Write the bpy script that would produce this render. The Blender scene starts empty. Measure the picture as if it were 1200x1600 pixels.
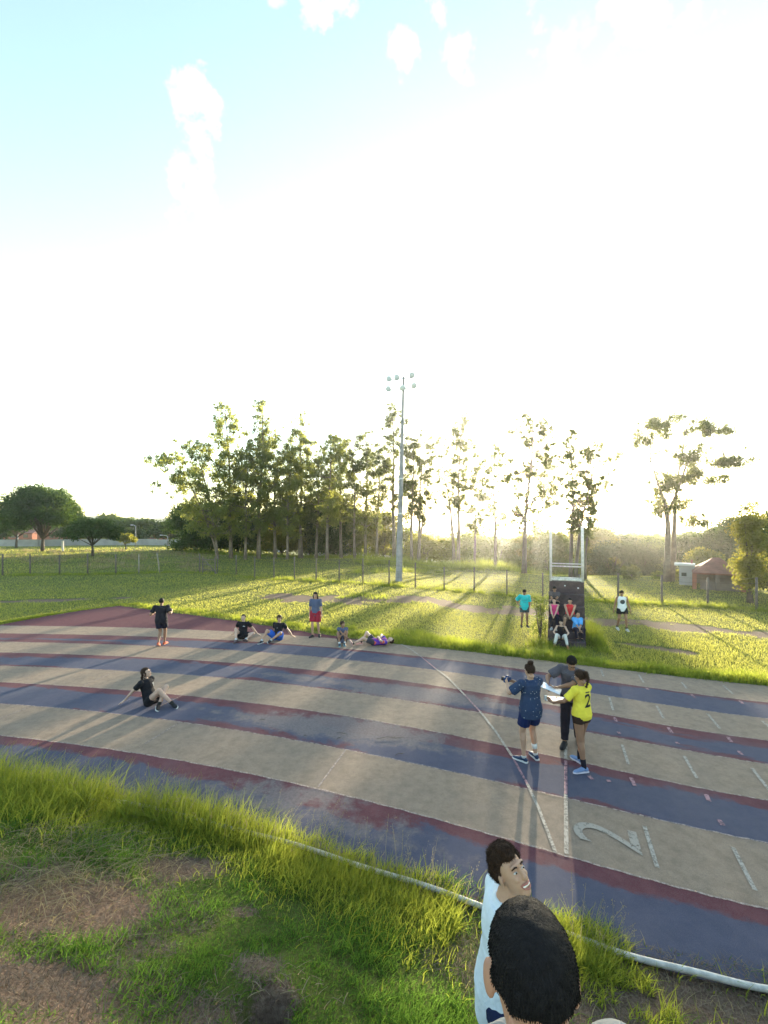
import bpy, math, random
import numpy as np
from mathutils import Vector, Matrix, noise as mnoise
from mathutils.bvhtree import BVHTree
R = math.radians
S = bpy.context.scene
COL = S.collection

# ------------------------------------------------------------------ camera, world, sun, exposure
F, CAMH, Y0 = 665.0, 4.15, 826.0           # focal length in photo pixels, eye height, horizon row
cam_d = bpy.data.cameras.new('camera')
cam = bpy.data.objects.new('camera', cam_d); COL.objects.link(cam)
cam.location = (0, 0, CAMH); cam.rotation_euler = (R(90), 0, 0)
cam_d.sensor_fit = 'VERTICAL'; cam_d.sensor_height = 24; cam_d.lens = 24*F/1600
cam_d.shift_y = (Y0-800)/1600.0
cam_d.clip_start = .05; cam_d.clip_end = 9000
S.camera = cam

SUN_AZ, SUN_EL = 20.0, 6.8                  # degrees to the right of straight ahead, above the horizon
W = bpy.data.worlds.new('World'); S.world = W; W.use_nodes = True
SKY_STRENGTH, SUN_STRENGTH, EXPOSURE = .15, 4.6, 2.42
S.view_settings.view_transform = 'Standard'; S.view_settings.look = 'None'
S.view_settings.exposure = EXPOSURE; S.view_settings.gamma = 1

def build_world():
    nt = W.node_tree; N = nt.nodes; L = nt.links; N.clear()
    out = N.new('ShaderNodeOutputWorld'); bg = N.new('ShaderNodeBackground')
    sky = N.new('ShaderNodeTexSky'); sky.sky_type = 'NISHITA'; sky.sun_disc = False
    sky.sun_elevation = R(SUN_EL); sky.sun_rotation = R(SUN_AZ)
    sky.air_density = 1.0; sky.dust_density = .55; sky.ozone_density = 0.0; sky.altitude = 500
    bg.inputs['Strength'].default_value = SKY_STRENGTH
    # a few small bright clouds high up, placed by direction on the sky
    geo = N.new('ShaderNodeNewGeometry')
    neg = N.new('ShaderNodeVectorMath'); neg.operation = 'SCALE'; neg.inputs['Scale'].default_value = -1
    tc = N.new('ShaderNodeTexCoord')
    sep = N.new('ShaderNodeSeparateXYZ'); L.new(tc.outputs['Generated'], sep.inputs[0])
    def m(op, a, b=None, clamp=False):
        n = N.new('ShaderNodeMath'); n.operation = op; n.use_clamp = clamp
        for i, v in enumerate((a, b)):
            if v is None: continue
            if isinstance(v, (int, float)): n.inputs[i].default_value = v
            else: L.new(v, n.inputs[i])
        return n.outputs[0]
    yy = m('MAXIMUM', sep.outputs[1], .02)
    u = m('DIVIDE', sep.outputs[0], yy); v = m('DIVIDE', sep.outputs[2], yy)
    nz = N.new('ShaderNodeTexNoise'); nz.inputs['Scale'].default_value = 17; nz.inputs['Detail'].default_value = 9
    nz.inputs['Roughness'].default_value = .62
    L.new(tc.outputs['Generated'], nz.inputs['Vector'])
    wob = m('MULTIPLY', m('SUBTRACT', nz.outputs['Fac'], .53), 6.0)
    total = None
    for (px, py, rx, ry, g) in [(300,150,40,70,1.0),(320,190,42,60,1.1),(300,280,46,110,.8),(505,5,60,45,1.1),(627,80,30,45,1.0),(680,10,26,40,.9),
                             (732,85,40,50,.85),(832,45,30,60,.85),(1010,30,120,60,.8),(315,5,20,25,.5),(438,2,18,14,.6),(900,60,90,60,.4)]:
        cu, cv = (px-600)/F, (Y0-py)/F
        du = m('DIVIDE', m('SUBTRACT', u, cu), rx/F); dv = m('DIVIDE', m('SUBTRACT', v, cv), ry/F)
        r2 = m('ADD', m('MULTIPLY', du, du), m('MULTIPLY', dv, dv))
        b = m('MULTIPLY', m('ADD', m('SUBTRACT', .8, r2), wob), .55, False)
        b = m('MULTIPLY', m('MINIMUM', m('MAXIMUM', b, 0.0), 1.0), g)
        total = b if total is None else m('MAXIMUM', total, b)
    total = m('MINIMUM', total, 1.0)
    wb = N.new('ShaderNodeMix'); wb.data_type = 'RGBA'; wb.blend_type = 'MULTIPLY'; wb.inputs[0].default_value = 1; wb.inputs[7].default_value = (.88, .98, 1.04, 1); L.new(sky.outputs[0], wb.inputs[6])   # the camera's cool white balance
    mix = N.new('ShaderNodeMix'); mix.data_type = 'RGBA'
    mix.blend_type = 'LIGHTEN'; L.new(total, mix.inputs[0]); L.new(wb.outputs[2], mix.inputs[6])
    mix.inputs[7].default_value = (2.6, 2.6, 2.6, 1)
    L.new(mix.outputs[2], bg.inputs['Color']); L.new(bg.outputs[0], out.inputs[0])
build_world()
sun_d = bpy.data.lights.new('sun', 'SUN'); sun = bpy.data.objects.new('sun', sun_d); COL.objects.link(sun)
sun_d.energy = SUN_STRENGTH; sun_d.angle = R(.9); sun_d.color = (1, .86, .62)
_sd = Vector((math.sin(R(SUN_AZ))*math.cos(R(SUN_EL)), math.cos(R(SUN_AZ))*math.cos(R(SUN_EL)), math.sin(R(SUN_EL))))
sun.rotation_euler = _sd.to_track_quat('Z', 'Y').to_euler(); sun.location = (20, 50, 30)
S.cycles.use_denoising = True
S.cycles.max_bounces = 6; S.cycles.transparent_max_bounces = 8; S.cycles.volume_bounces = 0
S.cycles.diffuse_bounces = 3; S.cycles.sample_clamp_indirect = 6

# ------------------------------------------------------------------ helpers
def tag(o, label=None, cat=None, group=None, kind=None):
    if label: o['label'] = label
    if cat: o['category'] = cat
    if group: o['group'] = group
    if kind: o['kind'] = kind
    return o
def empty(name, loc=(0,0,0), rz=0):
    o = bpy.data.objects.new(name, None); COL.objects.link(o); o.location = loc; o.rotation_euler = (0,0,rz)
    o.empty_display_size = .2
    return o
def link_mesh(name, me, mats=None, parent=None, smooth=False):
    o = bpy.data.objects.new(name, me); COL.objects.link(o)
    if mats is not None:
        me.materials.clear()
        for m_ in (mats if isinstance(mats, (list, tuple)) else [mats]): me.materials.append(m_)
    if parent is not None: o.parent = parent
    if smooth: me.polygons.foreach_set('use_smooth', [True]*len(me.polygons))
    return o
def np_mesh(name, V, Fc, k):
    """V (n,3); Fc (m,k) faces all of k corners"""
    me = bpy.data.meshes.new(name)
    V = np.asarray(V, np.float32); Fc = np.asarray(Fc, np.int32)
    me.vertices.add(len(V)); me.vertices.foreach_set('co', V.ravel())
    me.loops.add(Fc.size); me.loops.foreach_set('vertex_index', Fc.ravel())
    me.polygons.add(len(Fc)); me.polygons.foreach_set('loop_start', np.arange(0, Fc.size, k, dtype=np.int32))
    me.update(calc_edges=True)
    return me
class MB:
    """collects closed shapes as one mesh"""
    def __init__(s): s.v = []; s.f = []
    def add(s, vs, fs):
        n = len(s.v); s.v += [tuple(x) for x in vs]; s.f += [tuple(i+n for i in f) for f in fs]
    def ell(s, c, r, mat=None, seg=14, rings=9):
        """ellipsoid; mat = 3x3 with the axes as columns"""
        c = Vector(c); vs = []; fs = []
        for j in range(1, rings):
            a = math.pi*j/rings
            for i in range(seg):
                b = 2*math.pi*i/seg
                p = Vector((r[0]*math.sin(a)*math.cos(b), r[1]*math.sin(a)*math.sin(b), r[2]*math.cos(a)))
                vs.append(c+(mat@p if mat else p))
        p = Vector((0,0,r[2])); vs.append(c+(mat@p if mat else p)); vs.append(c-(mat@p if mat else p))
        t, b_ = len(vs)-2, len(vs)-1
        for j in range(rings-2):
            for i in range(seg):
                k = (i+1) % seg
                fs.append((j*seg+i, (j+1)*seg+i, (j+1)*seg+k, j*seg+k))
        for i in range(seg):
            k = (i+1) % seg
            fs.append((t, i, k)); fs.append((b_, (rings-2)*seg+k, (rings-2)*seg+i))
        s.add(vs, fs)
    def tube(s, pts, rad, side=None, flat=1.0, seg=12, caps=True):
        """swept tube. rad = radius per point or (r_side, r_other); side = axis the first radius follows"""
        pts = [Vector(p) for p in pts]; n = len(pts); vs = []; fs = []
        sd = Vector(side) if side is not None and not isinstance(side, list) else None; u = None
        for i, p in enumerate(pts):
            t = (pts[min(i+1, n-1)]-pts[max(i-1, 0)])
            t = t.normalized() if t.length > 1e-9 else Vector((0,0,1))
            base = Vector(side[i]) if isinstance(side, list) else (sd if sd is not None else u)
            if base is None: base = Vector((1,0,0)) if abs(t.x) < .9 else Vector((0,1,0))
            u = (base-t*base.dot(t)); u = u.normalized() if u.length > 1e-6 else t.orthogonal().normalized()
            w = t.cross(u)
            r = rad[i] if isinstance(rad, (list, tuple)) else rad
            ra, rb = r if isinstance(r, (list, tuple)) else (r, r*flat)
            for k in range(seg):
                a = 2*math.pi*k/seg
                vs.append(p+u*(ra*math.cos(a))+w*(rb*math.sin(a)))
        for i in range(n-1):
            for k in range(seg):
                l = (k+1) % seg
                fs.append((i*seg+k, i*seg+l, (i+1)*seg+l, (i+1)*seg+k))
        if caps:
            fs.append(tuple(range(seg-1, -1, -1))); fs.append(tuple((n-1)*seg+k for k in range(seg)))
        s.add(vs, fs)
    def box(s, c, d, mat=None):
        c = Vector(c); vs = []
        for z in (-.5, .5):
            for y in (-.5, .5):
                for x in (-.5, .5):
                    p = Vector((x*d[0], y*d[1], z*d[2])); vs.append(c+(mat@p if mat else p))
        s.add(vs, [(0,2,3,1),(4,5,7,6),(0,1,5,4),(2,6,7,3),(0,4,6,2),(1,3,7,5)])
    def mesh(s, name):
        me = bpy.data.meshes.new(name); me.from_pydata([tuple(v) for v in s.v], [], s.f); me.update(); return me
    def build(s, name, mats, parent=None, smooth=False, bevel=0):
        o = link_mesh(name, s.mesh(name), mats, parent, smooth)
        if bevel:
            b = o.modifiers.new('bevel', 'BEVEL'); b.width = bevel; b.segments = 2; b.limit_method = 'ANGLE'
        return o
def remeshed(mb, name, voxel, smooth=3, fac=.5, disp=None):
    """the shapes of mb fused to one continuous skin"""
    me = mb.mesh(name); o = bpy.data.objects.new('work', me); COL.objects.link(o)
    r = o.modifiers.new('r', 'REMESH'); r.mode = 'VOXEL'; r.voxel_size = voxel; r.use_smooth_shade = True
    if smooth:
        sm = o.modifiers.new('s', 'SMOOTH'); sm.factor = fac; sm.iterations = smooth
    dg = bpy.context.evaluated_depsgraph_get()
    me2 = bpy.data.meshes.new_from_object(o.evaluated_get(dg)); me2.name = name
    bpy.data.objects.remove(o); bpy.data.meshes.remove(me)
    if disp:
        n = len(me2.vertices); co = np.empty(n*3, np.float32); me2.vertices.foreach_get('co', co); co = co.reshape(-1, 3)
        no = np.empty(n*3, np.float32); me2.vertices.foreach_get('normal', no); no = no.reshape(-1, 3)
        for (sc, amp, off) in disp:
            d = np.array([mnoise.noise(Vector((c[0]*sc[0]+off, c[1]*sc[1], c[2]*sc[2]))) for c in co])
            co = co + no*((d[:, None]*.8+.35)*amp)
        me2.vertices.foreach_set('co', co.astype(np.float32).ravel()); me2.update()
    me2.polygons.foreach_set('use_smooth', [True]*len(me2.polygons))
    return me2

# ---- materials
def newmat(name):
    m = bpy.data.materials.new(name); m.use_nodes = True; nt = m.node_tree
    return m, nt, nt.nodes, nt.links, nt.nodes['Principled BSDF']
def rgb(c): return (c[0], c[1], c[2], 1)
def noise_node(N, L, scale, detail=4, rough=.6, vec=None, dist=0):
    n = N.new('ShaderNodeTexNoise'); n.inputs['Scale'].default_value = scale; n.inputs['Detail'].default_value = detail
    n.inputs['Roughness'].default_value = rough; n.inputs['Distortion'].default_value = dist
    if vec is not None: L.new(vec, n.inputs['Vector'])
    return n
def ramp(N, L, src, stops):
    r = N.new('ShaderNodeValToRGB'); L.new(src, r.inputs[0]); e = r.color_ramp.elements
    while len(e) < len(stops): e.new(.5)
    for i, (p, c) in enumerate(stops): e[i].position = p; e[i].color = rgb(c) if len(c) == 3 else c
    return r.outputs[0]
def mixc(N, L, fac, a, b, mode='MIX'):
    n = N.new('ShaderNodeMix'); n.data_type = 'RGBA'; n.blend_type = mode
    for s_, i in ((fac, 0), (a, 6), (b, 7)):
        if isinstance(s_, (int, float)): n.inputs[i].default_value = s_
        elif isinstance(s_, tuple): n.inputs[i].default_value = rgb(s_)
        else: L.new(s_, n.inputs[i])
    return n.outputs[2]
def mth(N, L, op, a, b=None, c=None, clamp=False):
    n = N.new('ShaderNodeMath'); n.operation = op; n.use_clamp = clamp
    for i, v in enumerate((a, b, c)):
        if v is None: continue
        if isinstance(v, (int, float)): n.inputs[i].default_value = v
        else: L.new(v, n.inputs[i])
    return n.outputs[0]
def bump(N, L, P, height, dist, strength=1):
    b = N.new('ShaderNodeBump'); b.inputs['Distance'].default_value = dist; b.inputs['Strength'].default_value = strength
    L.new(height, b.inputs['Height']); L.new(b.outputs[0], P.inputs['Normal'])
def simple(name, col, rough=.7, var=.25, scale=8, bmp=0, bscale=40, metal=0, sub=0, spec=.4, coord='Object'):
    m, nt, N, L, P = newmat(name)
    tc = N.new('ShaderNodeTexCoord')
    n = noise_node(N, L, scale, 5, .6, tc.outputs[coord])
    dark = tuple(c*(1-var) for c in col); light = tuple(min(1, c*(1+var)) for c in col)
    L.new(ramp(N, L, n.outputs[0], [(.3, dark), (.7, light)]), P.inputs['Base Color'])
    P.inputs['Roughness'].default_value = rough; P.inputs['Metallic'].default_value = metal
    P.inputs['Specular IOR Level'].default_value = spec
    if sub: P.inputs['Subsurface Weight'].default_value = sub; P.inputs['Subsurface Radius'].default_value = (.02, .008, .004)
    if bmp:
        n2 = noise_node(N, L, bscale, 4, .6, tc.outputs[coord]); bump(N, L, P, n2.outputs[0], bmp)
    return m
def leafmat(name, c1, c2, trans=.5, tcol=None, spread=.0):
    """leaves: diffuse plus light passing through"""
    m, nt, N, L, P = newmat(name); N.remove(P)
    out = [n for n in N if n.type == 'OUTPUT_MATERIAL'][0]
    gi = N.new('ShaderNodeNewGeometry')
    col = ramp(N, L, gi.outputs['Random Per Island'], [(0, c1), (1, c2)])
    d = N.new('ShaderNodeBsdfDiffuse'); t = N.new('ShaderNodeBsdfTranslucent'); mx = N.new('ShaderNodeMixShader')
    L.new(col, d.inputs[0])
    if tcol is None: tcol = tuple(min(1, c*2.2) for c in c2)
    tc_ = mixc(N, L, gi.outputs['Random Per Island'], tuple(x*.75 for x in tcol), tcol)
    L.new(tc_, t.inputs[0]); mx.inputs[0].default_value = trans
    L.new(d.outputs[0], mx.inputs[1]); L.new(t.outputs[0], mx.inputs[2]); L.new(mx.outputs[0], out.inputs[0])
    return m

# ------------------------------------------------------------------ ground layout
BP = {0:[(-51,1212),(85,1235),(240,1270),(430,1320),(520,1345),(740,1415),(960,1498),(1050,1520),(1130,1537),(1240,1560)],
1:[(-60,1144),(0,1150),(100,1162),(187,1174),(300,1193),(500,1236),(600,1258),(750,1302),(885,1338),(1000,1373),(1100,1400),(1195,1420),(1260,1436)],
2:[(-60,1097),(0,1101),(100,1108),(237,1123),(300,1131),(450,1157),(600,1184),(750,1217),(900,1252),(1050,1288),(1200,1318),(1260,1331)],
3:[(-60,1064),(0,1067),(100,1072),(200,1079),(300,1089),(450,1107),(600,1130),(750,1157),(885,1188),(930,1197),(1050,1225),(1200,1250),(1260,1261)],
4:[(-60,1039),(0,1041),(100,1044),(200,1050),(300,1056),(450,1070),(600,1090),(700,1107),(930,1147),(1050,1170),(1200,1196),(1260,1205)],
5:[(-60,1018.5),(0,1020),(100,1022),(200,1027),(300,1032),(450,1044),(600,1061),(750,1082),(900,1110),(1050,1136),(1200,1157),(1260,1165)],
6:[(-60,1002),(0,1003),(100,1005),(200,1009),(300,1013),(450,1023),(600,1038),(750,1057),(900,1081),(1050,1104),(1200,1123),(1260,1130)],
7:[(-60,989.3),(0,990),(100,991.5),(200,994),(300,998),(450,1007),(600,1020),(750,1037),(900,1059),(1050,1080),(1200,1098),(1260,1104)],
8:[(-60,977.6),(0,978),(100,979),(200,981),(300,984.5),(450,993),(600,1005),(750,1021),(900,1039),(1050,1057),(1200,1073),(1260,1079)]}
def flat(px, py):                                   # point of the level ground seen at a photo pixel
    y = F*CAMH/(py-Y0); return ((px-600)/F*y, y)
XS = np.linspace(-60, 1240, 131)
BG = []                                             # lane edges in metres
for k in range(9):
    a = np.array(BP[k], float); c = np.polyfit((a[:,0]-600)/600, a[:,1], 5 if k else 4)
    py = np.polyval(c, (XS-600)/600)
    pts = np.array([flat(x, y) for x, y in zip(XS, py)]); pts[:,1] += (k > 0)*(.006*np.sin(XS*.11+k*2)+.004*np.sin(XS*.37+k))
    # carry on past the picture: bend on to the left, run straight to the right
    dl = pts[0]-pts[4]; dl /= np.linalg.norm(dl); al = math.atan2(dl[1], dl[0]); p = pts[0].copy(); left = []
    rk = 50+1.22*k
    for i in range(36):
        al += 1.5/rk; p = p+1.5*np.array([math.cos(al), math.sin(al)]); left.append(p.copy())
    dr = pts[-1]-pts[-8]; dr /= np.linalg.norm(dr)
    right = [pts[-1]+dr*1.5*(i+1) for i in range(45)]
    BG.append(np.vstack([np.array(left[::-1]), pts, np.array(right)]))
BG = np.array(BG)                                   # (9, n, 2)
def dist_poly(P, poly):
    """signed distance of points P (n,2) from an open polyline; positive on the camera's side"""
    best = np.full(len(P), 1e9); sg = np.ones(len(P))
    for a, b in zip(poly[:-1], poly[1:]):
        ab = b-a; t = np.clip(((P-a)@ab)/(ab@ab), 0, 1); q = a+t[:, None]*ab; d = np.linalg.norm(P-q, axis=1)
        cr = ab[0]*(P[:,1]-a[1])-ab[1]*(P[:,0]-a[0])
        m_ = d < best; best[m_] = d[m_]; sg[m_] = np.where(cr[m_] < 0, 1, -1)
    return best*sg
E0, E8 = BG[0][::4], BG[8][::4]
LOW = .65                                           # the grass beyond the track lies lower on the right
def sstep(a, b, x): t = np.clip((x-a)/(b-a), 0, 1); return t*t*(3-2*t)
def fract_noise(x, y, seed=0):
    r = np.zeros_like(x)
    for i, (f, a) in enumerate(((.6, 1), (1.3, .6), (2.9, .35))):
        r += a*(np.sin(x*f+seed+i*1.7+1.3*np.sin(y*f*.8+i))*np.cos(y*f*1.1+seed*2+i+.9*np.sin(x*f*.7)))
    return r/1.95
def height(x, y):
    x = np.atleast_1d(np.asarray(x, float)); y = np.atleast_1d(np.asarray(y, float))
    z = np.zeros_like(x)
    near = (y < 16) & (np.abs(x) < 60)
    if near.any():
        P = np.stack([x[near], y[near]], 1); d = dist_poly(P, E0)
        b = np.interp(d, [0, .12, .6, 1.4, 2.65, 4, 5, 8], [0, 0, .13, .34, .82, 1.75, 2.25, 2.5])
        lump = .05*fract_noise(P[:,0]*3, P[:,1]*3, 1)*np.clip((d-.3)/1.2, 0, 1)
        pit = -.34*np.exp(-(((P[:,0]+.86)/.17)**2+((P[:,1]-3.02)/.15)**2)**1.5)
        mound = .10*np.exp(-((P[:,0]+.95)/.32)**2-((P[:,1]-3.38)/.25)**2)
        z[near] = b+lump+(pit+mound)
    # a low rise in the left field, and the valley beyond the tall trees
    z += 1.0*sstep(26, 46, y)*sstep(-12, -40, x)
    drop = sstep(56, 120, y)*sstep(-45, 5, x)
    z -= 6.0*drop
    z -= 3.0*sstep(42, 60, y)*sstep(13, 21, x)*(1-sstep(80, 130, y))
    rf_ = (y > 9) & (x > .5) & (y < 70)
    if rf_.any():
        do = np.full(len(x), 60.0); do[rf_] = -dist_poly(np.stack([x[rf_], y[rf_]], 1), E8); z -= LOW*sstep(.25, 2.2, do)*sstep(1.0, 6.0, x)*rf_
    z -= LOW*(y >= 70)*sstep(1.0, 6.0, x)
    z += .06*fract_noise(x*.35, y*.35, 4)*sstep(25, 34, y)
    return z
def gp(px, py, h=0.0):
    """the spot on the ground seen at a photo pixel (marched along the sight line)"""
    dx, dz = (px-600)/F, -(py-Y0)/F
    ys = np.concatenate([np.linspace(.4, 12, 400), np.linspace(12, 400, 3000)])
    g = CAMH+dz*ys-height(dx*ys, ys)-h
    i = int(np.argmax(g <= 0)) if (g <= 0).any() else len(ys)-1
    y = ys[i]
    if i > 0 and g[i-1] > 0 > g[i]: y = ys[i-1]+(ys[i]-ys[i-1])*g[i-1]/(g[i-1]-g[i])
    return Vector((dx*y, y, float(height(dx*y, y)[0])))
def at(px, Y, py=None):
    """point at photo column px standing Y metres ahead, on the ground (or at row py)"""
    x = (px-600)/F*Y
    return Vector((x, Y, float(height(x, Y)[0]) if py is None else CAMH-(py-Y0)/F*Y))

# ---- ground sheet
def axis(lim, fine, step, grow):
    a = [0.0]
    while a[-1] < lim:
        st = step if a[-1] < fine else max(step, (a[-1]-fine)*grow+step)
        a.append(a[-1]+st)
    return a
xa = axis(2600, 7, .11, .06); xa = [-v for v in xa[:0:-1]]+xa
ya = [-400, -200, -90, -45, -22, -12, -6, -3, -1.5, -.6]+axis(3000, 8, .1, .035)
GX, GY = np.meshgrid(np.array(xa), np.array(ya))
gx, gy = GX.ravel(), GY.ravel(); gz = height(gx, gy)
P2 = np.stack([gx, gy], 1)
nearm = (gy < 60) & (gy > -5) & (np.abs(gx) < 70)
din = np.full(len(gx), 5.0); dout = np.full(len(gx), 50.0)
din[nearm] = dist_poly(P2[nearm], E0); dout[nearm] = -dist_poly(P2[nearm], E8)
gz = np.where((din < 0) & (dout < 0) & nearm, gz-.03, gz)
nx, ny = len(xa), len(ya)
ii = np.arange(nx*ny).reshape(ny, nx)
quads = np.stack([ii[:-1,:-1], ii[:-1,1:], ii[1:,1:], ii[1:,:-1]], -1).reshape(-1, 4)
g_me = np_mesh('ground', np.stack([gx, gy, gz], 1), quads, 4)
def bare_mask(x, y):
    """worn, bare earth: 1 = bare"""
    r = np.zeros_like(x); n = fract_noise(x*2.2, y*2.2, 7)*.5+fract_noise(x*6, y*6, 3)*.3
    def band(pts, w, k):
        poly = np.array([gp(*p)[:2] for p in pts]); d = np.abs(dist_poly(np.stack([x, y], 1), poly))
        return k*np.clip(1.15-d/w+n*1.7, 0, 1)
    far = (y > 12)
    r = np.where(far, np.maximum(r, band([(430,933),(560,937),(700,944),(830,957)], 1.5, 1.2)), r)
    r = np.where(far, np.maximum(r, band([(915,968),(1000,975),(1100,982),(1260,998)], 1.0, 1.25)), r)
    r = np.where(far, np.maximum(r, band([(-60,941),(60,939),(190,934)], .8, .75)), r)
    r = np.where(far, np.maximum(r, band([(960,1003),(1080,1020)], .4, .7)), r)
    def blob(px, py, sx, sy, k):
        c = gp(px, py); return k*np.clip(1.25-(((x-c.x)/sx)**2+((y-c.y)/sy)**2)+n*.9, 0, 1)
    nr = y < 9
    for a in [(100,1420,1.7,.55,1),(290,1355,.6,.28,1),(20,1380,1.6,.6,.9),(60,1540,1.6,.5,1),(400,1505,.28,.26,1),(230,1480,.5,.25,.5),(380,1425,.2,.12,.7),
              (1010,1560,1.2,.55,.85),(1150,1590,1.4,.5,1),(700,1500,.5,.25,.4),(430,1580,.2,.2,1),(640,1400,.25,.1,.9)]:
        r = np.where(nr, np.maximum(r, blob(*a)), r)
    return np.clip(r, 0, 1)
bare = np.zeros(len(gx)); bare[nearm] = bare_mask(gx[nearm], gy[nearm])
at_ = g_me.attributes.new('bare', 'FLOAT', 'POINT'); at_.data.foreach_set('value', bare.astype(np.float32))
def ground_mat():
    m, nt, N, L, P = newmat('ground_turf')
    tc = N.new('ShaderNodeTexCoord'); o = tc.outputs['Object']
    n1 = noise_node(N, L, .22, 5, .6, o, .4); n2 = noise_node(N, L, 3.1, 6, .7, o); n3 = noise_node(N, L, 26, 5, .7, o)
    g = ramp(N, L, n1.outputs[0], [(.3, (.075, .100, .022)), (.52, (.120, .140, .034)), (.72, (.180, .170, .060))])
    g = mixc(N, L, mth(N, L, 'MULTIPLY', n2.outputs[0], .55), g, (.05, .062, .02))
    d = ramp(N, L, n3.outputs[0], [(.25, (.080, .053, .040)), (.5, (.175, .118, .088)), (.8, (.30, .225, .17))])
    a = N.new('ShaderNodeAttribute'); a.attribute_name = 'bare'
    f = mth(N, L, 'ADD', a.outputs['Fac'], mth(N, L, 'MULTIPLY', mth(N, L, 'SUBTRACT', n3.outputs[0], .5), .9))
    f = ramp(N, L, f, [(.38, (0,0,0)), (.6, (1,1,1))])
    L.new(mixc(N, L, f, g, d), P.inputs['Base Color']); P.inputs['Roughness'].default_value = .95
    P.inputs['Specular IOR Level'].default_value = .1
    h = mth(N, L, 'ADD', mth(N, L, 'MULTIPLY', n2.outputs[0], .6), n3.outputs[0]); bump(N, L, P, h, .06)
    return m
tag(link_mesh('ground', g_me, ground_mat(), smooth=True), kind='structure')

# ---- running track
def track_mat(kind):
    m, nt, N, L, P = newmat('track_'+kind)
    tc = N.new('ShaderNodeTexCoord'); o = tc.outputs['Object']
    uv = N.new('ShaderNodeUVMap'); uv.uv_map = 'lane'; sp = N.new('ShaderNodeSeparateXYZ'); L.new(uv.outputs[0], sp.inputs[0])
    fine = noise_node(N, L, 140, 3, .8, o); mid = noise_node(N, L, 5, 6, .7, o); big = noise_node(N, L, .7, 5, .6, o, .3)
    mid2 = noise_node(N, L, 22, 5, .75, o)
    if kind == 'tan':
        c = ramp(N, L, mid.outputs[0], [(.25, (.215, .155, .110)), (.55, (.315, .228, .163)), (.8, (.365, .272, .195))])
        st = ramp(N, L, big.outputs[0], [(.45, (0,0,0)), (.75, (.45,.45,.45))])
        c = mixc(N, L, st, c, (.17, .145, .125))
        sp2 = ramp(N, L, mid2.outputs[0], [(.60, (0,0,0)), (.72, (.5,.5,.5))]); c = mixc(N, L, sp2, c, (.13, .115, .10))
        c = mixc(N, L, ramp(N, L, fine.outputs[0], [(.45, (0,0,0)), (.75, (.8,.8,.8))]), c, (.10, .085, .075))
    elif kind == 'red':
        c = ramp(N, L, mid.outputs[0], [(.3, (.085, .024, .034)), (.7, (.125, .040, .050))])
        c = mixc(N, L, mth(N, L, 'MULTIPLY', fine.outputs[0], .25), c, (.15, .09, .09))
    else:
        red = ramp(N, L, mid.outputs[0], [(.3, (.095, .028, .036)), (.7, (.140, .048, .056))])
        blue = ramp(N, L, mid.outputs[0], [(.25, (.054, .058, .094)), (.75, (.082, .083, .122))])
        grey = ramp(N, L, mid2.outputs[0], [(.3, (.105, .088, .092)), (.7, (.205, .170, .165))])
        # streaks along the running direction
        cx = N.new('ShaderNodeCombineXYZ'); L.new(mth(N, L, 'MULTIPLY', sp.outputs[0], .35), cx.inputs[0]); L.new(mth(N, L, 'MULTIPLY', sp.outputs[1], 1.1), cx.inputs[1])
        wn = noise_node(N, L, 1.15, 7, .68, cx.outputs[0], .2)
        e = mth(N, L, 'ABSOLUTE', mth(N, L, 'SUBTRACT', mth(N, L, 'FRACT', sp.outputs[1]), .40))      # 0 centre .. .5 edge
        e = mth(N, L, 'ADD', mth(N, L, 'MULTIPLY', e, 1.6), mth(N, L, 'MULTIPLY', mth(N, L, 'SUBTRACT', wn.outputs[0], .5), 1.7))
        # the top coat is worn most on the stretches stored in 'worn'
        a = N.new('ShaderNodeAttribute'); a.attribute_name = 'worn'
        e2 = mth(N, L, 'ADD', e, mth(N, L, 'MULTIPLY', mth(N, L, 'SUBTRACT', a.outputs['Fac'], .35), .40))
        a2 = N.new('ShaderNodeAttribute'); a2.attribute_name = 'bared_red'; e2 = mth(N, L, 'ADD', e2, mth(N, L, 'MULTIPLY', a2.outputs['Fac'], .55))
        f = ramp(N, L, e2, [(.45, (0,0,0)), (.58, (1,1,1))])
        gn = noise_node(N, L, 2.3, 8, .72, o, .3)
        gf = mth(N, L, 'ADD', mth(N, L, 'MULTIPLY', mth(N, L, 'SUBTRACT', gn.outputs[0], .5), 2.6), mth(N, L, 'SUBTRACT', mth(N, L, 'MULTIPLY', a.outputs['Fac'], 1.5), mth(N, L, 'MULTIPLY', mth(N, L, 'ABSOLUTE', mth(N, L, 'SUBTRACT', mth(N, L, 'FRACT', sp.outputs[1]), .48)), 1.5)))
        gf = ramp(N, L, gf, [(.25, (0,0,0)), (.70, (.9,.9,.9))])
        c = mixc(N, L, f, blue, red); c = mixc(N, L, gf, c, grey)
        big2 = ramp(N, L, big.outputs[0], [(.5, (0,0,0)), (.8, (.45,.45,.45))]); c = mixc(N, L, big2, c, (.10, .10, .12))
        c = mixc(N, L, ramp(N, L, fine.outputs[0], [(.45, (0,0,0)), (.8, (.55,.55,.55))]), c, (.16, .14, .14))
    L.new(c, P.inputs['Base Color']); P.inputs['Roughness'].default_value = .9; P.inputs['Specular IOR Level'].default_value = .12
    h = mth(N, L, 'ADD', fine.outputs[0], mth(N, L, 'MULTIPLY', mid.outputs[0], .8)); bump(N, L, P, h, .006, .8)
    return m
M_TAN, M_BLUE, M_RED = track_mat('tan'), track_mat('blue'), track_mat('red')
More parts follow.
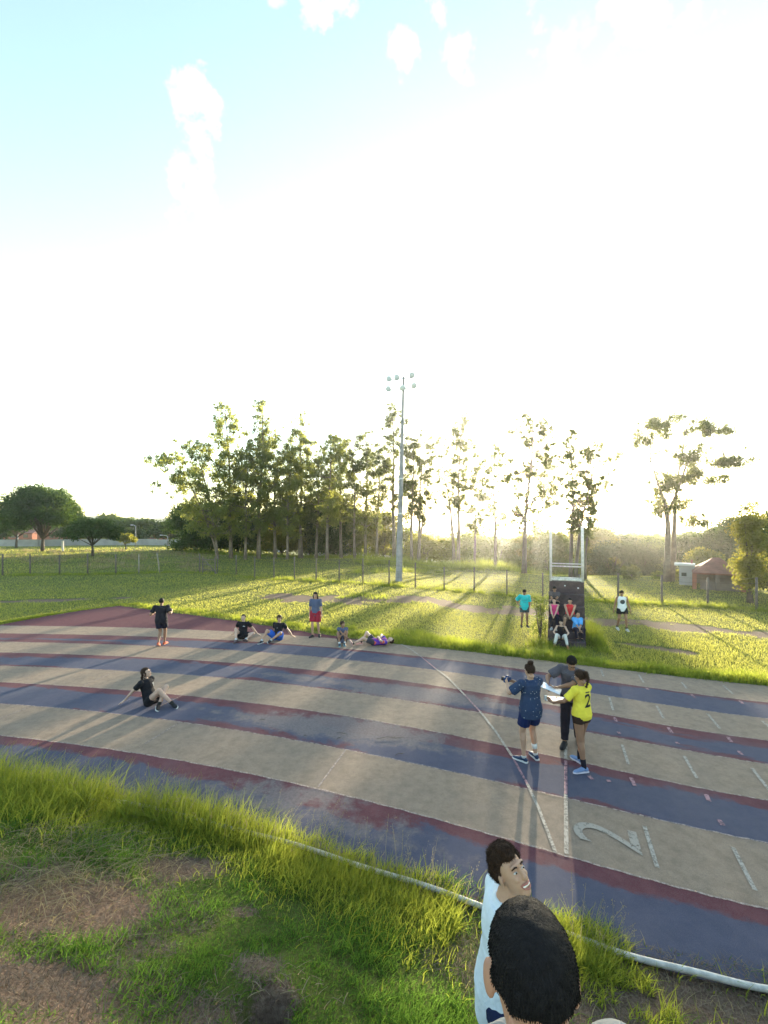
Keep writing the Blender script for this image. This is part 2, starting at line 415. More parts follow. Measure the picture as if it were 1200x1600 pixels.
def build_track():
    n = BG.shape[1]; sub = 4; V = []; rows = []
    for k in range(8):
        for s_ in range(sub): rows.append((k, s_/sub))
    rows.append((7, 1.0))
    for (k, t) in rows: V.append(BG[k]*(1-t)+BG[k+1]*t)
    V = np.array(V); nr = len(rows)
    VV = np.concatenate([V.reshape(-1, 2), np.full((nr*n, 1), .012)], 1)
    idx = np.arange(nr*n).reshape(nr, n)
    q = np.stack([idx[:-1,:-1], idx[:-1,1:], idx[1:,1:], idx[1:,:-1]], -1)
    me = np_mesh('track', VV, q.reshape(-1, 4), 4)
    mi = np.repeat([(r//sub) % 2 for r in range(nr-1)], n-1)      # 0 blue, 1 tan
    me.materials.append(M_BLUE); me.materials.append(M_TAN); me.polygons.foreach_set('material_index', mi.astype(np.int32))
    uvl = me.uv_layers.new(name='lane')
    seglen = np.concatenate([[0], np.cumsum(np.linalg.norm(np.diff(BG[4], axis=0), axis=1))])
    vv = np.array([k+t for k, t in rows])
    U = np.empty((nr-1, n-1, 4, 2), np.float32)
    U[..., 0, 0] = seglen[None,:-1]; U[..., 1, 0] = seglen[None,1:]; U[..., 2, 0] = seglen[None,1:]; U[..., 3, 0] = seglen[None,:-1]
    U[..., 0, 1] = vv[:-1,None]; U[..., 1, 1] = vv[:-1,None]; U[..., 2, 1] = vv[1:,None]-1e-3; U[..., 3, 1] = vv[1:,None]-1e-3
    uvl.data.foreach_set('uv', U.ravel())
    X, Y = VV[:,0], VV[:,1]; w = np.zeros(len(X))
    for (px, py, sx, sy, k) in [(560,1135,3.0,.8,1),(500,1235,2.2,.7,.9),(640,1085,2.6,.8,1),(380,1205,1.6,.5,.7),(720,1150,1.4,.6,.55),(480,1060,2.0,.7,.5),
                                (760,1100,1.2,.6,.6),(640,1290,1.3,.6,.5),(420,1120,1.0,.5,.6)]:
        c = flat(px, py); w = np.maximum(w, k*np.exp(-((X-c[0])/sx)**2-((Y-c[1]-.15*(X-c[0])*-1)/sy)**2))
    a = me.attributes.new('worn', 'FLOAT', 'POINT'); a.data.foreach_set('value', w.astype(np.float32))
    rowk = np.repeat(np.array([k+t for k, t in rows]), n); rd_ = np.zeros(len(X))
    for (k0, xa_, xb_, v_) in [(6, -7, -11, 1.0), (4, -9, -14, .65), (2, 6.5, 9, .25), (4, 2, 6, .35), (6, 6, 12, -.2)]: rd_ += v_*((rowk >= k0) & (rowk <= k0+1))*np.clip((X-xa_)/(xb_-xa_), 0, 1)
    a = me.attributes.new('bared_red', 'FLOAT', 'POINT'); a.data.foreach_set('value', rd_.astype(np.float32))
    tag(link_mesh('track', me, None), kind='structure')
build_track()
def strip(poly, w, z, mat, name, parent=None, jit=0):
    poly = np.asarray(poly, float); t = np.gradient(poly, axis=0); t /= np.linalg.norm(t, axis=1)[:, None]; nrm = np.stack([-t[:,1], t[:,0]], 1)
    a = poly+nrm*w/2; b = poly-nrm*w/2; n = len(poly)
    V = np.concatenate([np.concatenate([a, b]), np.full((2*n, 1), z)], 1); i = np.arange(n-1)
    return V, np.stack([i, i+n, i+n+1, i+1], 1)
def paint_mat(name, col, amount, scale=18):
    """thin worn paint: shows through to nothing where it has gone"""
    m, nt, N, L, P = newmat(name)
    tc = N.new('ShaderNodeTexCoord'); n = noise_node(N, L, scale, 7, .8, tc.outputs['Object'])
    f = ramp(N, L, n.outputs[0], [(.5-amount*.3, (0,0,0)), (.62-amount*.1, (1,1,1))])
    P.inputs['Base Color'].default_value = rgb(col); P.inputs['Roughness'].default_value = .8
    L.new(mth(N, L, 'SUBTRACT', 1, mth(N, L, 'MULTIPLY', f, .9-amount*.6)), P.inputs['Alpha'])
    return m
M_LINE = paint_mat('lane_line_paint', (.40, .30, .26), .45); M_CHALK = paint_mat('mark_paint', (.35, .30, .25), .05, 26); M_PINK = paint_mat('faded_mark_paint', (.30, .16, .18), .05, 22)
M_EDGE = paint_mat('dark_edge', (.05, .035, .04), .55)
def build_marks():
    Vs, Fs, mi = [], [], []; n0 = 0
    def put(poly, w, m_, z=.018):
        nonlocal n0
        V, Fc = strip(poly, w, z, None, None); Vs.append(V); Fs.append(Fc+n0); n0 += len(V); mi.extend([m_]*len(Fc))
    for k in range(1, 9):
        put(BG[k], .026, 0)
    def pxl(pts, w, m_, z=.022):
        P_ = np.array([flat(*p) for p in pts]); 
        tt = np.linspace(0, 1, max(2, 6*(len(P_)-1)+1)); s_ = np.linspace(0, 1, len(P_))
        put(np.stack([np.interp(tt, s_, P_[:,0]), np.interp(tt, s_, P_[:,1])], 1), w, m_, z)
    # start line along the sight line, row of lane marks to the right, long oblique line on the left
    for a, b in [((885,1337),(884,1243)),((884,1188),(884,1150)),((883,1108),(883,1086)),((883,1058),(883,1042))]: pxl([a, b], .055, 1)
    for a, b in [((884,1243),(884,1190)),((884,1150),(884,1110)),((883,1086),(883,1058))]: pxl([a, b], .05, 2)
    pxl([(868,1334),(843,1268),(824,1227)], .045, 1); pxl([(800,1183),(775,1145),(750,1113)], .05, 1); pxl([(727,1088),(700,1060),(681,1046)], .05, 1); pxl([(658,1027),(640,1014),(626,1007)], .05, 1)
    pxl([(824,1227),(800,1183)], .04, 2); pxl([(750,1113),(727,1088)], .04, 2); pxl([(681,1046),(658,1027)], .04, 2)
    for a, b in [((1007,1293),(1027,1358)),((1145,1326),(1180,1394)),((972,1165),(982,1196)),((1069,1183),(1089,1218)),((1175,1202),(1203,1238)),
                 ((952,1091),(958,1111)),((1026,1104),(1037,1124)),((1105,1116),(1125,1140)),((1191,1128),(1212,1146)),
                 ((939,1047),(943,1058)),((998,1055),(1006,1068)),((1065,1067),(1073,1077)),((1130,1072),(1146,1086))]:
        pxl([a, b], .05, 1)
    for a, b in [((986,1217),(992,1230)),((1103,1243),(1108,1254)),((1123,1283),(1130,1292)),((960,1122),(963,1129)),((1044,1138),(1050,1147)),((1057,1161),(1060,1164)),
                 ((1137,1153),(1143,1161)),((1154,1175),(1159,1181)),((1010,1076),(1013,1079)),((1080,1086),(1086,1092)),((1156,1096),(1161,1101)),((920,1214),(926,1220)),((948,1222),(954,1222)),((966,1145),(968,1148))]:
        pxl([a, b], .06, 2)
    for a, b in [((541,1172),(497,1232)),((281,1130),(226,1164)),((49,1105),(0,1124)),((182,1050),(130,1072)),((549,1026),(541,1035)),((290,1085),(240,1110)) ]:
        pxl([a, b], .03, 0)
    # the lane number 2, lying on its side on the second tan lane
    cu = bpy.data.curves.new('lane_number', 'FONT'); cu.body = '2'; cu.size = 1
    fo = bpy.data.objects.new('w', cu); dg = bpy.context.evaluated_depsgraph_get(); COL.objects.link(fo); dg.update()
    fm = bpy.data.meshes.new_from_object(fo.evaluated_get(dg)); v = np.array([x.co[:] for x in fm.vertices]); v -= (v.min(0)+v.max(0))/2; v /= (v[:,1].max()-v[:,1].min())
    o2 = np.array(flat(946, 1307)); ax_u = np.array([-.93, .40]); ax_r = np.array([.36, .93])     # up the digit, across it
    W3 = [(o2[0]+ax_u[0]*p[1]*.78+ax_r[0]*p[0]*.72, o2[1]+ax_u[1]*p[1]*.78+ax_r[1]*p[0]*.72, .022) for p in v]
    me2 = bpy.data.meshes.new('n'); me2.from_pydata(W3, [], [tuple(p.vertices) for p in fm.polygons]); bpy.data.objects.remove(fo)
    me = np_mesh('track_markings', np.concatenate(Vs), np.concatenate(Fs), 4)
    for m_ in (M_LINE, M_CHALK, M_PINK): me.materials.append(m_)
    me.polygons.foreach_set('material_index', np.array(mi, np.int32))
    tag(link_mesh('track_markings', me), kind='structure')
    tag(link_mesh('track_lane_number', me2, paint_mat('number_paint', (.32, .27, .22), -.1, 20)), kind='structure')
build_marks()
# dark red apron widening beyond the outer lane at the left
def build_apron():
    edge = [(-60,985),(0,976.5),(60,965),(110,957),(150,951),(187,947),(220,951),(260,956),(300,961.5),(350,968),(400,975),(450,983),(500,991),(560,999)]
    far = np.array([flat(*p) for p in edge]); far = np.array([[np.interp(t, np.linspace(0,1,len(far)), far[:,0]), np.interp(t, np.linspace(0,1,len(far)), far[:,1])] for t in np.linspace(0,1,90)])
    far[:,1] += .06*np.sin(np.arange(90)*1.7)+.05*np.sin(np.arange(90)*.61)
    near = np.stack([far[:,0], np.interp(far[:,0], BG[8][:,0], BG[8][:,1])], 1); far[:,1] = np.maximum(far[:,1], near[:,1]+.01)
    rows = [near*(1-t)+far*t for t in np.linspace(0, 1, 6)]; n = 90
    V = np.concatenate([np.concatenate(rows), np.full((6*n, 1), .008)], 1); idx = np.arange(6*n).reshape(6, n)
    q = np.stack([idx[:-1,:-1], idx[:-1,1:], idx[1:,1:], idx[1:,:-1]], -1).reshape(-1, 4)
    me = np_mesh('track_apron', V, q, 4); me.uv_layers.new(name='lane'); tag(link_mesh('track_apron', me, M_RED), kind='structure')
build_apron()
# white pipe kerb on the inside edge
M_WHITE = simple('white_paint', (.52, .485, .43), .6, .25, 14, .002, 30)
mbk = MB(); kp = BG[0][20:176]; mbk.tube([(x, y, .055+.01*math.sin(i*.3)) for i, (x, y) in enumerate(kp)], .028, seg=10)
tag(mbk.build('kerb', M_WHITE, smooth=True), kind='structure')
# ------------------------------------------------------------------ hills and horizon
def build_hills():
    m, nt, N, L, P = newmat('hill_forest')
    tc = N.new('ShaderNodeTexCoord'); n = noise_node(N, L, .03, 8, .7, tc.outputs['Object']); n2 = noise_node(N, L, .004, 3, .5, tc.outputs['Object'])
    c = ramp(N, L, n.outputs[0], [(.3, (.018, .035, .014)), (.6, (.05, .075, .028)), (.75, (.10, .11, .05))])
    L.new(mixc(N, L, ramp(N, L, n2.outputs[0], [(.5, (0,0,0)), (.65, (.5,.5,.5))]), c, (.12, .13, .06)), P.inputs['Base Color']); P.inputs['Roughness'].default_value = 1
    bump(N, L, P, n.outputs[0], 12)
    V, Fc = [], []; nn = 160; az = np.linspace(-75, 75, nn)
    for j, t in enumerate((0, .3, .65, 1, 1.4)):
        for a in az:
            px = 600+F*math.tan(R(a)) if abs(a) < 62 else (600+F*math.tan(R(62))*(1 if a > 0 else -1))
            top = np.interp(px, [-600,0,150,280,450,700,950,1060,1200,1900], [800,806,806,812,816,821,829,831,822,812])
            Yr = 900; zt = 4.15+(Y0-top)/F*Yr*1.0+5*mnoise.noise(Vector((a*.35, 3, 0)))+2.5*mnoise.noise(Vector((a*1.4, 7, 0)))
            prof = (0, .45, .85, 1, .7)[j]; rr = (520, 640, 780, 900, 1150)[j]/math.cos(R(min(abs(a), 62)))
            V.append((rr*math.sin(R(a)), rr*math.cos(R(a)), -8+(zt+8)*prof))
    for j in range(4):
        for i in range(nn-1): Fc.append((j*nn+i, j*nn+i+1, (j+1)*nn+i+1, (j+1)*nn+i))
    tag(link_mesh('hills', np_mesh('hills', V, Fc, 4), m, smooth=True), kind='structure')
build_hills()

# ------------------------------------------------------------------ foliage
rng = np.random.default_rng(11)
def quads_from(c, a, b):
    """leaf quads: centres c, half axes a (length) and b (width)"""
    n = len(c); V = np.empty((n, 4, 3), np.float32)
    V[:,0] = c-a; V[:,1] = c+b*.9; V[:,2] = c+a; V[:,3] = c-b*.9
    return V.reshape(-1, 3), np.arange(n*4, dtype=np.int32).reshape(n, 4)
def leafcloud(cs, rs, per, ln, wd, droop=.5, flatz=.75, edge=.5):
    """cs clump centres, rs radii, per leaves for radius 1"""
    C_, A_, B_ = [], [], []
    for c, r in zip(cs, rs):
        n = max(4, int(per*r*r)); d = rng.normal(size=(n, 3)); d /= np.linalg.norm(d, axis=1)[:, None]
        rad = rng.random(n)**edge; p = np.array(c)+d*(rad*r)[:, None]*np.array([1, 1, flatz])
        a = rng.normal(size=(n, 3)); a[:,2] -= droop*2; a /= np.linalg.norm(a, axis=1)[:, None]
        q = rng.normal(size=(n, 3)); b = np.cross(a, q); b /= np.linalg.norm(b, axis=1)[:, None]
        s_ = rng.uniform(.6, 1.3, n)[:, None]
        C_.append(p); A_.append(a*ln/2*s_); B_.append(b*wd/2*s_)
    return quads_from(np.concatenate(C_), np.concatenate(A_), np.concatenate(B_))
M_BARK = simple('grey_bark', (.16, .125, .10), .9, .4, 3, .03, 12)
M_BARK2 = simple('dark_bark', (.075, .058, .045), .95, .35, 3, .03, 12)
M_EUC = leafmat('eucalyptus_leaf', (.058, .080, .032), (.13, .15, .056), .52, (.50, .52, .11))
M_EUC2 = leafmat('eucalyptus_leaf_pale', (.045, .060, .028), (.10, .115, .045), .45, (.30, .33, .08))
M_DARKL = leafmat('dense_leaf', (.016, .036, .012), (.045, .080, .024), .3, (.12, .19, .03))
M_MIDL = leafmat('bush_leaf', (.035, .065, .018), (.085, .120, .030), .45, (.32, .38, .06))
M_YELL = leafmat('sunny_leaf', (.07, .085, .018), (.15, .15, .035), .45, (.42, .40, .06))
def tall_tree(base, H, spread, lo, label, lean=0.0, mat=None, clumps=34, fork=0, dens=230, seed=0, crown_shift=0.0, csz=1.0, trunk_r=None, parts=True):
    """slender eucalyptus: wavering bare trunk, steep limbs, loose hanging clumps"""
    rd = random.Random(seed+5)
    root = empty('eucalyptus_tree', base); tag(root, label, 'tree', 'tall eucalyptus trees in a loose row behind the field')
    tb = MB(); tr = trunk_r or .010*H+.05; stems = []
    for s_ in range(1+fork):
        ang = rd.uniform(0, 6.28); off = .25*s_; pts = []; rad = []
        top = H*(1 if s_ == 0 else rd.uniform(.72, .9)); lx = lean+(0 if s_ == 0 else rd.choice((-1, 1))*rd.uniform(.4, .9)*spread*.5)
        ph = rd.uniform(0, 6)
        for i in range(11):
            t = i/10; pts.append((off*math.cos(ang)+lx*t**1.4+.012*H*math.sin(t*7+ph)*t, off*math.sin(ang)+.010*H*math.sin(t*6+ph*2)*t, -.15+top*t*.97))
            rad.append(tr*(1-.88*t)*(1.25 if i == 0 else 1)*(1 if s_ == 0 else .7))
        tb.tube(pts, rad, seg=8); stems.append((pts, rad, top))
    cs, rs = [], []
    for k in range(clumps):
        pts, rad, top = stems[k % len(stems)]
        t = lo+(1-lo)*(k+rd.random())/clumps; t = min(t, .995); i = min(9, int(t*10)); f = t*10-i
        p0 = Vector(pts[i])*(1-f)+Vector(pts[i+1])*f
        prof = math.sin(math.pi*min(1, ((t-lo)/(1-lo))*.86+.10))**.7      # widest in the middle of the crown
        az = rd.uniform(0, 6.28); L_ = spread*prof*rd.uniform(.35, 1.05)
        dx, dy = math.cos(az)*L_+crown_shift*prof, math.sin(az)*L_*.8; up = L_*rd.uniform(.15, .8)
        tip = p0+Vector((dx, dy, up))
        tip.z = min(tip.z, H*1.0)
        mid = p0.lerp(tip, .5)+Vector((0, 0, -.12*L_))
        tb.tube([p0, mid, tip], [rad[i]*.38+.012, rad[i]*.22+.01, .012], seg=5)
        for j in range(rd.choice((2, 2, 3))):
            q = mid.lerp(tip, rd.uniform(.25, 1.05))+Vector((rd.gauss(0, .5), rd.gauss(0, .5), rd.gauss(0, .4)))*csz
            cs.append(q[:]); rs.append(rd.uniform(.45, 1.30)*csz*(.75 if t > .9 else 1))
    V, Fc = leafcloud(cs, rs, dens, .27, .105, .9, .85, .95)
    tb.build('trunk', M_BARK, root, smooth=True)
    link_mesh('crown', np_mesh('crown', V, Fc, 4), mat or M_EUC, root)
    return root
def bush_tree(name, base, H, rx, lo, label, cat='tree', group=None, mat=None, leaf=(.30, .17), dens=120, seed=0, ry=None, dome=.9, n=60, bark=None, nolimb=False):
    """round or umbrella crown over a forked trunk. lo = height of the crown's underside"""
    rd = random.Random(seed+77); ry = ry or rx
    root = empty(name, base); tag(root, label, cat, group)
    tb = MB(); r0 = max(.05, .018*H+.05); fork = Vector((rd.uniform(-.1, .1)*rx, 0, lo*rd.uniform(.6, .85)+.15))
    if not nolimb: tb.tube([(0, 0, -.2), (fork.x*.4, 0, fork.z*.5), fork], [r0*1.3, r0, r0*.8], seg=8)
    cs, rs = [], []; hh = (H-lo)
    for k in range(n):
        az = k*2.399+rd.uniform(-.3, .3); q = math.sqrt((k+.5)/n); zt = math.sqrt(max(0, 1-q*q))**dome
        z = lo+hh*((.12+.80*zt*rd.uniform(.35 if k % 3 == 0 else .75, 1.03)) if lo > .18*H else (.42+.5*zt*rd.uniform(.7, 1.03) if k % 2 else .06+.45*rd.random())); wob = 1+.16*math.sin(az*3+seed)+.1*math.sin(az*5+2*seed)
        c = Vector((math.cos(az)*rx*q*wob*.9, math.sin(az)*ry*q*wob*.9, z*(1+.10*math.sin(k*2.1+seed)+.06*math.sin(k*5.3)))); cs.append(c[:]); rs.append(rd.uniform(.10, .30)*(rx+hh)*.62)
        if k % 5 == 0 and not nolimb: tb.tube([fork, fork.lerp(c, .5)+Vector((0, 0, .08*hh)), c], [r0*.45, r0*.28, r0*.08], seg=5)
    V, Fc = leafcloud(cs, rs, dens, leaf[0], leaf[1], .2, .65, .62); V[:,2] = np.maximum(V[:,2], .02)
    if not nolimb: tb.build('trunk', bark or M_BARK2, root, smooth=True)
    link_mesh('crown', np_mesh('crown', V, Fc, 4), mat or M_DARKL, root)
    return root
def px2m(n, Y): return n/F*Y
# (column, base row, top row, crown half width px, crown start, lean px, clumps, fork, pale, label)
TALL = [
 (340,873,690,58,.26,-34,88,1,0,'broad low eucalyptus at the left end of the row, its crown spreading left'),
 (361,872,622,26,.34,-8,40,0,0,'slim eucalyptus with a feathery top, left of the tallest one'),
 (383,874,690,34,.25,6,40,0,0,'shorter bushy eucalyptus just left of the tallest trunk'),
 (404,873,613,27,.30,8,46,1,0,'tallest eucalyptus of the left cluster with the highest wispy tip'),
 (430,872,668,30,.28,-4,40,0,0,'dark dense eucalyptus right of the tallest tip'),
 (449,874,700,26,.25,4,34,0,0,'thin eucalyptus with two close stems below a round-topped neighbour'),
 (469,872,641,27,.36,2,44,1,0,'round-topped eucalyptus second highest in the left cluster'),
 (494,872,695,26,.30,8,34,0,1,'yellowish eucalyptus between the round-topped one and a white sky gap'),
 (511,874,676,24,.32,6,32,0,0,'eucalyptus whose top leans over a white sky gap'),
 (533,872,676,22,.36,-4,30,0,0,'narrow eucalyptus left of a bright sky gap'),
 (554,873,700,20,.36,-2,28,0,1,'half-bare eucalyptus standing inside the bright sky gap'),
 (571,872,668,24,.30,2,38,0,1,'light green eucalyptus two trunks left of the floodlight mast'),
 (589,873,686,18,.34,4,28,0,1,'thin pale eucalyptus nearest the left side of the floodlight mast'),
 (616,874,628,26,.32,-4,40,0,1,'tall pale eucalyptus rising directly behind the floodlight mast'),
 (643,880,676,17,.34,2,28,0,1,'first sparse eucalyptus right of the floodlight mast'),
 (654,881,668,20,.38,8,30,1,1,'twin-stemmed sparse eucalyptus right of the floodlight mast'),
 (716,884,638,18,.34,4,36,0,1,'isolated slim eucalyptus with a tufted tip between mast and sun glare'),
 (710,883,680,26,.40,-22,20,0,1,'leaning thin eucalyptus whose side branch reaches left of the isolated slim one'),
 (742,886,725,20,.35,0,24,0,1,'short scrubby sapling trunk right of the isolated slim eucalyptus'),
 (774,889,690,30,.30,-2,34,0,1,'glare-washed eucalyptus with few clumps left of the sun'),
 (819,896,640,44,.28,14,60,0,1,'thick-trunked eucalyptus standing right in the sun glare'),
 (843,897,700,30,.30,8,34,0,1,'thin trunk right beside the thick one in the sun glare'),
 (892,903,664,24,.30,4,34,0,1,'upright eucalyptus seen through the white frame of the wooden stand'),
 (899,904,690,38,.40,34,34,0,1,'eucalyptus behind the wooden stand with its crown swept to the right'),
 (914,905,740,22,.35,8,22,0,1,'leaning eucalyptus just right of the white frame with low leafy twigs'),
]
rt = random.Random(3)
for i, (px, by, ty, hw, lo, ln, cl, fk, pale, lab) in enumerate(TALL):
    b = gp(px, by); H = (by-ty)/F*b.y
    tall_tree(b, H, px2m(hw, b.y)*1.35, lo*(.8 if px < 600 else 1), lab, lean=px2m(ln, b.y), mat=M_EUC2 if pale else M_EUC, clumps=int(cl*(1.7 if px < 600 else 1.7)), fork=fk,
              dens=((240 if pale else 260) if px < 640 else 270), seed=i*13, csz=b.y/62*(.80 if not pale else .68), trunk_r=None if px != 819 else .27)
# big twin-trunked tree at the right
def right_tree():
    b = gp(1041, 909); s = b.y/F
    root = empty('eucalyptus_tree', b); tag(root, 'lone twin-trunked eucalyptus with wide separate clumps right of the wooden stand', 'tree', 'tall eucalyptus trees in a loose row behind the field')
    def q(px, py, dy=0): return Vector(((px-1041)*s, dy, (909-py)*s))
    tb = MB()
    T = [([q(1041,912),q(1043,870),q(1044,820),q(1040,790),q(1028,755),q(1018,725)], [.40,.30,.24,.17,.10,.06]),
         ([q(1052,912,.3),q(1056,870,.3),q(1057,825,.3),q(1060,780,.4),q(1066,740,.5),q(1074,700,.6)], [.34,.26,.20,.15,.10,.05]),
         ([q(1044,800),q(1052,770,-.5),q(1062,730,-.8),q(1080,705,-1)], [.15,.12,.08,.04]),
         ([q(1018,725),q(1020,690,.4),q(1012,665,.5)], [.06,.05,.02]), ([q(1074,700,.6),q(1098,680,.8),q(1115,668,.6)], [.05,.04,.02]),
         ([q(1066,740,.5),q(1105,755,.2),q(1122,750)], [.06,.04,.02]), ([q(1060,780,.4),q(1080,800,.3),q(1088,815,.2)], [.07,.05,.02]),
         ([q(1074,700,.6),q(1110,715,.1),q(1135,722)], [.05,.04,.02]), ([q(1028,755),q(1010,768,.4)], [.05,.02]), ([q(1115,668,.6),q(1130,675,.5)], [.03,.015])]
    for p, r in T: tb.tube(p, [v*.85 for v in r], seg=8)
    rd = random.Random(8); cs, rs = [], []
    allp = [p for pp, r in T for p in pp[2:]]
    for (px, py, rx, ry, n) in [(1018,662,24,16,10),(1040,668,18,10,7),(1000,690,16,7,4),(1012,688,12,8,3),(1100,668,22,8,8),(1125,676,16,9,6),(1075,660,6,4,1),(1063,712,18,12,9),(1080,722,14,10,5),
        (1118,722,24,7,8),(1140,722,14,8,5),(1048,752,24,16,12),(1075,745,18,12,7),(1112,752,16,6,5),(1060,790,18,16,9),(1036,792,16,10,5),(1082,815,14,14,8),(1012,785,8,8,2),(1045,765,20,12,5),(1128,700,8,8,2)]:
        gc = q(px, py); near_ = min(allp, key=lambda a_: (a_-gc).length+(2 if a_.z > gc.z+.3 else 0)); tb.tube([near_, near_.lerp(gc, .5)+Vector((0, .1, -.15)), gc], [.055, .04, .015], seg=6)
        for e_ in (-.7, .7): tb.tube([gc.lerp(near_, .3), gc+Vector((e_*rx*s, rd.gauss(0, .4), rd.uniform(-.1, .5)))], [.025, .008], seg=5)
        for _ in range(int(n*1.7)): cs.append(q(px+rd.gauss(0, rx*.48), py+rd.gauss(0, ry*.45), rd.gauss(0, 1.0))[:]); rs.append(rd.uniform(.35, .8))
    tb.build('trunk', M_BARK, root, smooth=True)
    V, Fc = leafcloud(cs, rs, 430, .22, .085, .7, .85, .8)
    link_mesh('crown', np_mesh('crown', V, Fc, 4), M_EUC2, root)
right_tree()

# understorey and the wood beyond: (name, col, Y, top row, half width px, crown underside fraction, mat, label)
UG = 'bushy trees beneath and beyond the tall row'
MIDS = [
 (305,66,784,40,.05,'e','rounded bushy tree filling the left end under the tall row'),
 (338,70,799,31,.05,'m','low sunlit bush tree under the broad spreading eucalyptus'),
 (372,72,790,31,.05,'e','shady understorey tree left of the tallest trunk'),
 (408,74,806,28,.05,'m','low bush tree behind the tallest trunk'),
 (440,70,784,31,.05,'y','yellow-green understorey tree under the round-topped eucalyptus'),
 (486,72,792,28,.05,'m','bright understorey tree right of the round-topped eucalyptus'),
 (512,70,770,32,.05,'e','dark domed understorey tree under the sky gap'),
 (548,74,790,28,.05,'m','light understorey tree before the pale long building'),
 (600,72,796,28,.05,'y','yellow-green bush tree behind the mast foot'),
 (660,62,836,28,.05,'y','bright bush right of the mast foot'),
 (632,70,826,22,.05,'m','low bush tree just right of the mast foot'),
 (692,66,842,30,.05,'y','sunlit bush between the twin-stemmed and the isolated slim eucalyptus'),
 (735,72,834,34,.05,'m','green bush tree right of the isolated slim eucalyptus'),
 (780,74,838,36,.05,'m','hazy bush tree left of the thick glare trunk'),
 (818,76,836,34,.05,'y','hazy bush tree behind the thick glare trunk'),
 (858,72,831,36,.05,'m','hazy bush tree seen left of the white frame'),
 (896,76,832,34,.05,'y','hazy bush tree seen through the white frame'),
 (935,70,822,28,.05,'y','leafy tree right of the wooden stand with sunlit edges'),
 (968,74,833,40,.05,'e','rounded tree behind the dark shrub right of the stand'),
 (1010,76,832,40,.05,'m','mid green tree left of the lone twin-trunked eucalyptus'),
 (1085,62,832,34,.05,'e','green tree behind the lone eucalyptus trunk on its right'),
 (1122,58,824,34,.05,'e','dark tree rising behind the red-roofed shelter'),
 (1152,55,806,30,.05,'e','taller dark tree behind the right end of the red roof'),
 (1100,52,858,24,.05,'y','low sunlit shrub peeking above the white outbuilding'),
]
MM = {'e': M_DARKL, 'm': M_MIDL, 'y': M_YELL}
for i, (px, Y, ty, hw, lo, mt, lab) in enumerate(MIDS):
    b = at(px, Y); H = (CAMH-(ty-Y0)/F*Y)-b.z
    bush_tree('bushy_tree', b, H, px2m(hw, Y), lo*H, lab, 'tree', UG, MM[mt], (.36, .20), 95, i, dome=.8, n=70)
# dark shrubs right of the stand
for i, (px, py, ty, hw, lab) in enumerate([(958,903,848,34,'big dark rounded shrub right of the wooden stand'), (1003,903,851,30,'second dark shrub touching the lone eucalyptus on its left'),
                                         (985,905,884,13,'small pale shrub in front of the dark shrubs'), (1062,906,890,14,'bright leafy shrub at the foot of the lone eucalyptus'), (1030,905,893,9,'tiny green shrub left of the lone eucalyptus foot')]):
    b = at(px, 62) if i < 2 else gp(px, py); H = (CAMH-(ty-Y0)/F*62)-b.z if i < 2 else (py-ty)/F*b.y
    bush_tree('shrub', b, H, px2m(hw, b.y), .02*H, lab, 'shrub', 'shrubs right of the wooden stand', [M_DARKL, M_DARKL, M_EUC2, M_YELL, M_MIDL][i], (.2, .12), 260, i+40, n=64, dome=.6, nolimb=False)
# right edge trees
b = at(1172, 27.5); bush_tree('bushy_tree', b, (CAMH-(792-Y0)/F*27.5)-b.z, px2m(14, 27.5), .9, 'tall bushy tree with yellow leaves at the right edge before the shelter', 'tree', 'trees at the right edge', M_YELL, (.16, .09), 430, 61, n=50, dome=.7)
b = at(1238, 29); bush_tree('bushy_tree', b, (CAMH-(800-Y0)/F*29)-b.z, px2m(52, 29), .2, 'dark green tree cut by the right edge of the view', 'tree', 'trees at the right edge', M_DARKL, (.2, .12), 420, 62, n=60, dome=.55)
# trees at the left
LG = 'umbrella trees in the far left field'
for i, (px, py, ty, hw, lo, mt, lab) in enumerate([
   (66,861,764,48,.26,'e','largest dark umbrella tree at the far left, over the brick houses'),
   (25,856,800,34,.30,'e','dark tree under the thin radio mast, left of the largest umbrella tree'),
   (145,869,812,38,.33,'e','medium umbrella tree right of the largest one'),
   (197,858,833,14,.22,'y','small sunlit round tree right of the medium umbrella tree')]):
    b = gp(px, py); H = (py-ty)/F*b.y
    bush_tree('umbrella_tree', b, H, px2m(hw, b.y), lo*H, lab, 'tree', LG, MM[mt], (.30, .16), [210,170,210,260][i], i+80, n=[120,60,80,40][i], dome=.62)
for i, (px, Y, ty, hw, lab) in enumerate([(215,95,812,36,'dark wide tree behind the taller street lamp'),(258,92,818,30,'dark wide tree behind the shorter street lamp'),(170,110,806,34,'far dark tree above the medium umbrella tree'),
     (120,120,812,30,'far dark tree peeping right of the largest umbrella tree'),(285,100,812,26,'far tree left of the eucalyptus cluster'),(-10,100,806,34,'far dark tree cut by the left edge')]):
    b = at(px, Y); bush_tree('umbrella_tree', b, (CAMH-(ty-Y0)/F*Y)-b.z, px2m(hw, Y), .9, lab, 'tree', LG, M_DARKL, (.5, .28), 70, i+120, n=70, dome=.6)
